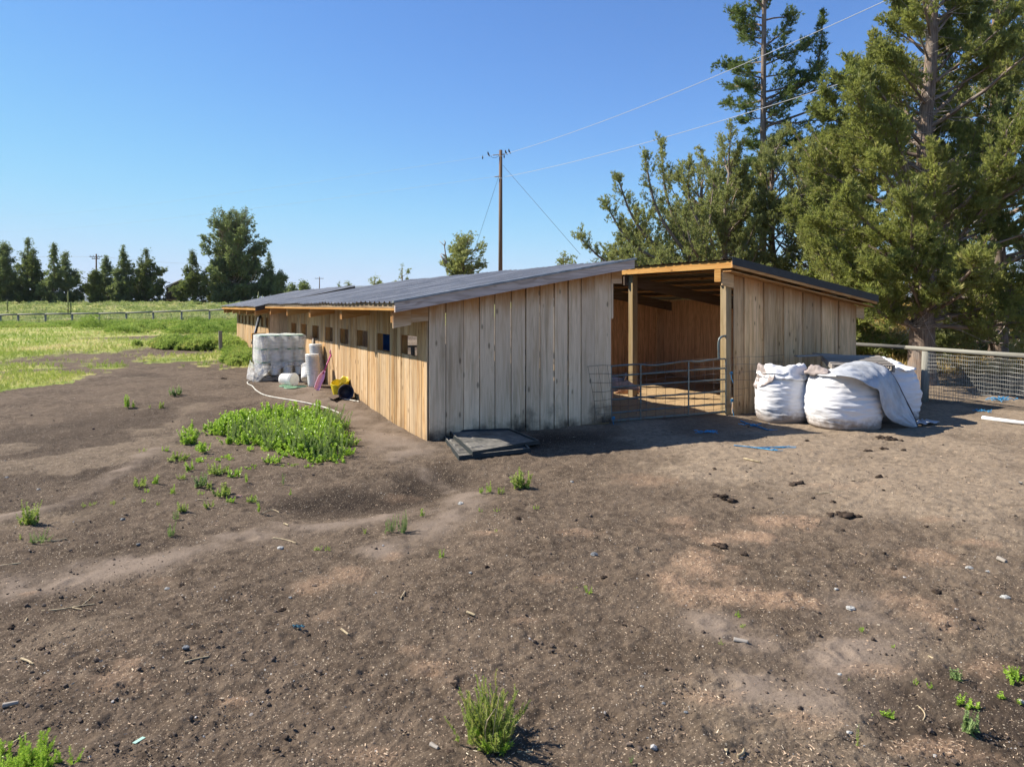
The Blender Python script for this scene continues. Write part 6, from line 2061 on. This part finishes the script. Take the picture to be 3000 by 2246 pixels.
bushes('tall_weeds', cs, 'tall', 'rank green weeds beside the second shed and along the rail fence', g, FEATHER + GRASS, 1, 330, .17)
cs = []
for k in range(900):
    yy = 61 + 62 * g.random() ** 1.4; px_ = g.uniform(-200, 1000)
    cs.append(((px_ - 1500) / FPX * yy, yy, g.uniform(.15, .5), g.uniform(.5, 1.2), g.uniform(.0, 1.0)))
bushes('sagebrush', cs, 'sage', 'pale green sagebrush and dry grass beyond the rail fence', g, TUFTS[:3] + GRASS, 1, 44, .42)

# golden dry grass under and behind the right trees
N = 15000
yy = 20.5 + 30 * g.random(N) ** 1.5; px = g.uniform(2280, 3150, N)
x = (px - 1500) / FPX * yy; y = yy
ok = (x > 8.6) & (g.random(N) < np.interp(y, [20, 23, 26], [.25, .7, 1]))
x, y = x[ok], y[ok]; n = len(x)
tone = np.clip(fbm(x * .4, y * .4, 69, 3) * 1.2 - .2 + g.uniform(-.2, .2, n), 0, 1)
tag(scatter('golden_grass', np.stack([x, y, terrain(x, y) - .02], -1), g.normal(0, .2, (n, 3)) + [.1, 0, 1], g.uniform(.3, .65, n), tone, M['gold'], GRASS, g), 'golden dry grass on the slope behind the right trees', 'grass', kind='stuff')

# mullein spikes in the field
for px_, py_, yy, hh, lb in ((199, 893, 80, 2.9, 'tall yellow-green mullein spike in front of the left trees'), (207, 893, 80, 1.7, 'shorter mullein spike right of the tall left one'), (21, 893, 80, 1.9, 'lone mullein spike near the left edge of the field'),
                             (757, 893, 75, 2.6, 'tallest mullein spike above the far shed roof'), (764, 893, 75, 2.0, 'yellow mullein spike second from left above the far shed roof'), (769, 893, 75, 2.2, 'mullein spike third from left above the far shed roof'), (773, 893, 75, 1.8, 'mullein spike rightmost above the far shed roof'), (667, 893, 72, 1.4, 'small mullein spike below the largest juniper')):
    p = W(px_, py_, yy); m = MB(); zb = T(p.x, yy)
    m.tube([(p.x, yy, zb - .1), (p.x + .03, yy, zb + hh * .55), (p.x, yy, zb + hh * .75), (p.x + .02, yy, zb + hh)], [.06, .07, .10, .03], 6)
    m.lathe([(.35, .0), (.02, .12)], (p.x, yy, zb + .1), (0, 0, 1), 7); m.lathe([(.28, .0), (.02, .12)], (p.x, yy, zb + hh * .3), (0, 0, 1), 7)
    tag(m.build('mullein_plant', M['mull']) if 'mull' in M else m.build('mullein_plant', M['stem']), lb, 'plant', 'mullein spikes in the field')

# ---- loose litter: chips, grit and clods nobody could count
def micro(x, y): return terrain(x, y)
CHIP = [np.array([[[0, -.07, -.5], [.0, .07, -.5], [.06, .06, .5]], [[0, -.07, -.5], [.06, .06, .5], [.05, -.05, .5]]], float), np.array([[[0, -.14, -.5], [.0, .12, -.4], [.08, .10, .5]], [[0, -.14, -.5], [.08, .10, .5], [.02, -.1, .45]]], float)]
N = 90000
px = g.uniform(-150, 3150, N); py = 1260 + 1010 * g.random(N) ** .9
x, y = ground_many(px, py)
dust, tan, saw, damp_shade, green, gold, n1, n2 = masks(x, y)
ok = g.random(N) < np.clip(saw * .55 + .045 + .10 * sst(.52, .7, n1) * (1 - dust) + .04 * tan, 0, 1) * (1 - green)
x, y = x[ok], y[ok]; n = len(x)
d = g.normal(0, 1, (n, 3)) * [1, 1, .12]
tag(scatter('wood_shavings', np.stack([x, y, terrain(x, y) + .006 + saw[ok] * .012], -1), d, g.uniform(.007, .021, n) * np.interp(y, [3, 7, 12], [1, 1.25, 1.7]), g.random(n), M['chip'], CHIP, g), 'scattered pale wood shavings and straw bits over the yard', 'shavings', kind='stuff')
def rock(seed, n=14):
    gg = np.random.default_rng(seed)
    import bmesh
    bm = bmesh.new(); bmesh.ops.create_icosphere(bm, subdivisions=1, radius=1)
    for v in bm.verts: v.co *= gg.uniform(.65, 1.15); v.co.z *= .75
    tri = np.array([[tuple(v.co) for v in f.verts] for f in bm.faces]); bm.free()
    return tri
ROCK = [rock(s) for s in range(6)]
N = 17000
px = g.uniform(-150, 3150, N); py = 1120 + 1150 * g.random(N) ** .85
x, y = ground_many(px, py)
dust, tan, saw, damp_shade, green, gold, n1, n2 = masks(x, y)
ok = (g.random(N) < (.18 + 1.4 * sst(.5, .68, n2) * (1 - dust * .9)) * (1 - green)) & (y < 17)
x, y = x[ok], y[ok]; n = len(x)
sz = .0036 * (1 + g.pareto(3.2, n)); sz = np.clip(sz, .0025, .018) * np.interp(y, [3, 8, 14], [1, 1.2, 1.6])
tag(scatter('soil_crumbs', np.stack([x, y, terrain(x, y) + sz * .25], -1), g.normal(0, .3, (n, 3)) + [0, 0, 1], sz, np.where(g.random(n) > .965, g.uniform(.9, 1, n), g.random(n) * .75), M['peb'], ROCK, g), 'small dark crumbs of soil and grit over the yard', 'soil crumbs', kind='stuff')

# heaps of dark clods: countable, one object each
def clod(px, py, r, label, mat='clod', name='dirt_clod', cat='clod', group='dark clods of dung and soil on the yard', n=1, flat=.6, seed=None):
    g_ = G(px, py); q = random.Random(seed or int(px + py * 3)); m = MB()
    for k in range(n):
        o = Vector((q.gauss(0, r * .9), q.gauss(0, r * .5), 0)) if n > 1 else Vector()
        rr = r * q.uniform(.5, 1.0) if n > 1 else r
        p = g_ + o
        rows = []
        sd = q.random() * 50
        for i in range(9):
            f = math.pi * i / 8; row = []
            for j in range(13):
                t = 2 * math.pi * (j % 12) / 12
                v = Vector((math.sin(f) * math.cos(t), math.sin(f) * math.sin(t), math.cos(f)))
                s_ = 1 + (.9 if mat == 'clod' else .45) * (float(mnoise.noise(v * 1.6 + Vector((sd, 0, 0)))))
                row.append(p + Vector((v.x * rr * s_, v.y * rr * s_ * .85, v.z * rr * s_ * flat + rr * flat * .35)))
            rows.append(row)
        m.grid(rows, smooth=(mat == 'clod'))
    return tag(m.build(name, M[mat]), label, cat, group)
for px_, py_, r, n, lb in ((2585, 1284, .10, 5, 'clods at the foot of the biggest bag, right side'), (2620, 1290, .09, 5, 'crumbly clods just in front of the tarp'), (2550, 1322, .06, 3, 'flat dark clods below the bags, left'), (2595, 1316, .07, 3, 'flat dark clods below the bags, middle'), (2640, 1318, .05, 2, 'flat dark clods below the bags, right'),
                           (2363, 1291, .05, 1, 'single clod left of the biggest bag'), (2095, 1373, .04, 2, 'small clod on the tan dirt below the blue twine, left'), (2197, 1371, .03, 2, 'small clod on the tan dirt below the blue twine, right'), (2335, 1421, .09, 5, 'curled dark dung pile right of centre'), (2105, 1455, .07, 4, 'dark dung streak left of the curled pile'),
                           (2145, 1468, .08, 6, 'crumbled dark dung pile below the streak'), (2245, 1460, .05, 2, 'dark clod right of the crumbled pile'), (2382, 1460, .04, 1, 'rounded clod on pale dust'), (2440, 1471, .045, 1, 'angular clod right of the rounded one on pale dust'), (2500, 1411, .035, 1, 'small upright clod on pale dust'), (2585, 1397, .06, 3, 'row of little clods on the pale dirt'), (2583, 1436, .035, 2, 'two clods with a dark shadow on the pale dirt'),
                           (2480, 1512, .10, 8, 'wide band of dark crumbs above the shavings, left'), (2430, 1508, .06, 5, 'dark crumbs left end of the band'), (2465, 1552, .035, 2, 'reddish clod under the band of crumbs'), (2180, 1625, .05, 1, 'single black clod above the wide shavings patch'), (2590, 1622, .035, 1, 'small black clod right of centre'), (2625, 1668, .045, 2, 'dark clod pair among straw bits'), (2820, 1626, .03, 1, 'small clod on the right soil'), (2750, 1735, .045, 2, 'dark clod at the top of the right shavings'), (2870, 1738, .03, 1, 'dark clod right of the right shavings'),
                           (2120, 1600, .07, 6, 'dark crumbs along the upper shavings'), (2715, 1542, .03, 1, 'lone dark clod at the right middle'), (1520, 1520, .045, 2, 'flat dark clod in the middle yard'), (1425, 1662, .035, 1, 'flat dark clod left of centre'), (1765, 1692, .04, 2, 'dark clod near the small yard weed'), (1830, 1832, .035, 2, 'dark clod with a hollow shadow'), (1875, 1838, .035, 2, 'second dark clod beside the hollow one'), (1330, 2010, .03, 2, 'dark clod left of the foreground bush'), (535, 1718, .04, 2, 'dark hollow clod in the left foreground'), (825, 1788, .04, 3, 'dark crumb heap left of the teal scrap'), (900, 1862, .03, 1, 'small dark clod below the teal scrap'), (945, 1880, .035, 2, 'two dark clods below the teal scrap'), (838, 2160, .025, 1, 'dark clod in the lower left foreground'), (1320, 2205, .03, 2, 'brown clod below the foreground bush'), (122, 1900, .03, 1, 'small dark clod near the left edge'), (50, 1836, .04, 2, 'dark clod at the left edge'), (655, 1110, .10, 2, 'dark clump on the soil left of the hose')):
    clod(px_, py_, r * .62, lb, n=n, flat=.5)
for px_, py_, r, lb, mat in ((2840, 1665, .045, 'squarish pale stone on the right soil', 'stone'), (2945, 1752, .055, 'large white angular stone near the right edge', 'stone'), (2802, 1785, .02, 'small white round stone left of the large white one', 'stone'), (2894, 1674, .025, 'flat white chip right of the squarish stone', 'stone'), (2493, 1783, .05, 'tilted grey stone below the wide shavings', 'stone'), (2450, 1726, .025, 'pale stone with a dark side right of the shavings', 'stone'), (2715, 1652, .02, 'flat pale stone at right middle', 'stone'),
                            (1378, 1678, .024, 'white pebble in the open middle soil', 'stone'), (822, 1606, .045, 'rough whitish stone below the dusty track', 'stone'), (360, 1522, .04, 'grey stone on the left soil', 'darkstone'), (1350, 1475, .05, 'grey broken stone at the edge of the dark pit', 'stone'), (1740, 1625, .05, 'thin flat grey stone in the middle yard', 'darkstone'), (700, 1456, .06, 'flat pinkish stone among the scattered weeds', 'pinkstone'), (545, 1897, .035, 'grey split stone in the left foreground', 'darkstone'), (850, 1750, .02, 'small white flake in the left foreground', 'stone'), (2487, 2145, .022, 'white stone in the lower right foreground', 'stone'), (2125, 2082, .02, 'dark grey stone at lower right of centre', 'darkstone'), (2010, 2086, .018, 'dark pebble left of the dark grey stone', 'darkstone'), (2740, 2214, .018, 'pale pebble at the bottom right', 'stone'), (1262, 2107, .012, 'bright white pebble left of the foreground bush', 'stone'), (1880, 2010, .016, 'grey pebble right of the foreground bush', 'stone'), (1945, 2060, .016, 'dark grey pebble right of the foreground bush', 'darkstone'), (113, 1434, .035, 'white flat stone at the left middle', 'stone'), (20, 1400, .04, 'pale flat stone at the left edge', 'stone'), (405, 1595, .03, 'bluish stone on the left soil', 'darkstone'), (1675, 1412, .035, 'pale brown stone right of the upright weed', 'stone'), (490, 1725, .03, 'pale flake beside the dark hollow clod', 'stone'), (2460, 1975, .02, 'pale flat pebble in the right foreground', 'stone')):
    if mat not in M: M[mat] = plain('pinkish_stone', (.42, .26, .20), .85, 0, .15, 14, .3, .5)
    clod(px_, py_, r * .62, lb, mat, 'stone', 'stone', 'loose stones on the yard', 1, .5)
def stick(pts, r, label, mat='stick', name='stick', cat='stick', group='sticks and straws on the yard'):
    r = r if mat == 'pvc' else r * .72
    m = MB(); g_ = smooth_pts([G(*p, dz=r * .9) for p in pts], 2)
    m.tube(g_, [r * (1 - .3 * i / (len(g_) - 1)) for i in range(len(g_))], 6)
    return tag(m.build(name, M[mat]), label, cat, group)
stick([(2150, 1872), (2192, 1880)], .022, 'thick brown stick stub right of centre', 'greywood')
stick([(2180, 1342), (2200, 1347), (2228, 1353)], .02, 'pale splintered stick on tan dirt below the blue twine')
stick([(2925, 1634), (2948, 1645)], .030, 'short pale chunk of wood near the right edge', 'greywood')
stick([(1368, 1792), (1380, 1796), (1392, 1801)], .014, 'short pale stick in the middle foreground')
stick([(1000, 1842), (1010, 1849), (1020, 1857)], .012, 'short pale stick left of the middle shavings')
stick([(1174, 1752), (1180, 1742), (1187, 1731)], .008, 'thin pale stick standing out on dark soil left of centre')
stick([(122, 1788), (180, 1784), (230, 1774), (278, 1768)], .007, 'long thin forked dry stalk in the left foreground')
stick([(240, 1772), (258, 1758), (274, 1742)], .005, 'thin side straw crossing the forked dry stalk')
stick([(212, 1779), (240, 1784)], .006, 'short pale straw beside the forked dry stalk')
stick([(540, 1938), (575, 1929), (612, 1921)], .008, 'thin dry stalk in the left foreground below the grey split stone')
stick([(62, 1928), (82, 1934), (98, 1944)], .010, 'pale curved stick near the left edge')
stick([(72, 1822), (80, 1808)], .008, 'small white sliver near the left edge')
stick([(8, 2066), (30, 2061), (54, 2056)], .018, 'weathered grey stub of wood at the left edge', 'greywood')
stick([(393, 2175), (408, 2167), (421, 2158)], .008, 'flat pale-green plastic strip in the lower left foreground', 'greenstrip', 'plastic_strip', 'strip') if False else None
stick([(0, 2200), (40, 2172), (85, 2145)], .007, 'long dry stalk leaning over the bottom left weed clump')
stick([(40, 2130), (50, 2145), (56, 2164)], .006, 'crooked dry stalk beside the bottom left weed clump')
stick([(1262, 2178), (1272, 2184), (1284, 2190)], .016, 'short grey stick below left of the foreground bush', 'greywood')
stick([(1515, 2200), (1540, 2202), (1560, 2199)], .006, 'orange-brown straw right below the foreground bush')
stick([(1560, 2199), (1561, 2190)], .005, 'upturned end straw right below the foreground bush')
stick([(2688, 2066), (2704, 2078), (2712, 2095), (2704, 2108)], .006, 'curved pale straw on the lower right soil')
stick([(2120, 2185), (2130, 2205), (2128, 2190), (2140, 2178)], .010, 'bent yellowish husk at the bottom right of centre')
stick([(2160, 2214), (2176, 2206), (2180, 2192)], .010, 'curled dry husk at the bottom right of centre')
stick([(800, 1575), (835, 1579), (868, 1590)], .010, 'curved pale stalk on the dusty track')
stick([(90, 1586), (130, 1584), (170, 1583), (196, 1576)], .009, 'long pale stalk through the low grey-green left weed')
stick([(0, 1656), (30, 1652), (62, 1648)], .009, 'pale stalk at the left edge')
stick([(770, 1502), (800, 1490), (818, 1500)], .008, 'forked brown twig right of the scattered weeds')
stick([(832, 1532), (846, 1538)], .012, 'short pale stub of stick above the dusty track')
stick([(580, 1462), (600, 1464), (625, 1464)], .008, 'thin pale stalk below the round yellow-green weed')
stick([(2720, 1920), (2735, 1928), (2744, 1931)], .008, 'pale splinter on the right foreground soil')
stick([(2390, 1445), (2430, 1442), (2470, 1437)], .007, 'thin grey twig on the pale dust')
stick([(2985, 1412), (2995, 1414)], .02, 'small grey chip of wood at the right edge', 'greywood')
stick([(2880, 1224), (2950, 1233), (3020, 1241)], .045, 'white plastic pipe lying on the dirt at the right edge', 'pvc', 'plastic_pipe', 'pipe', None)
m = MB(); p0, p1 = G(392, 2176, .006), G(422, 2158, .006); m.beam(p0, p1, .020, .003, (p1 - p0).cross(ZX))
M['strip'] = plain('pale_green_plastic', (.38, .58, .46), .4, 0, .4, 9, .15)
tag(m.build('plastic_strip', M['strip']), 'flat pale-green plastic strip in the lower left foreground', 'strip')
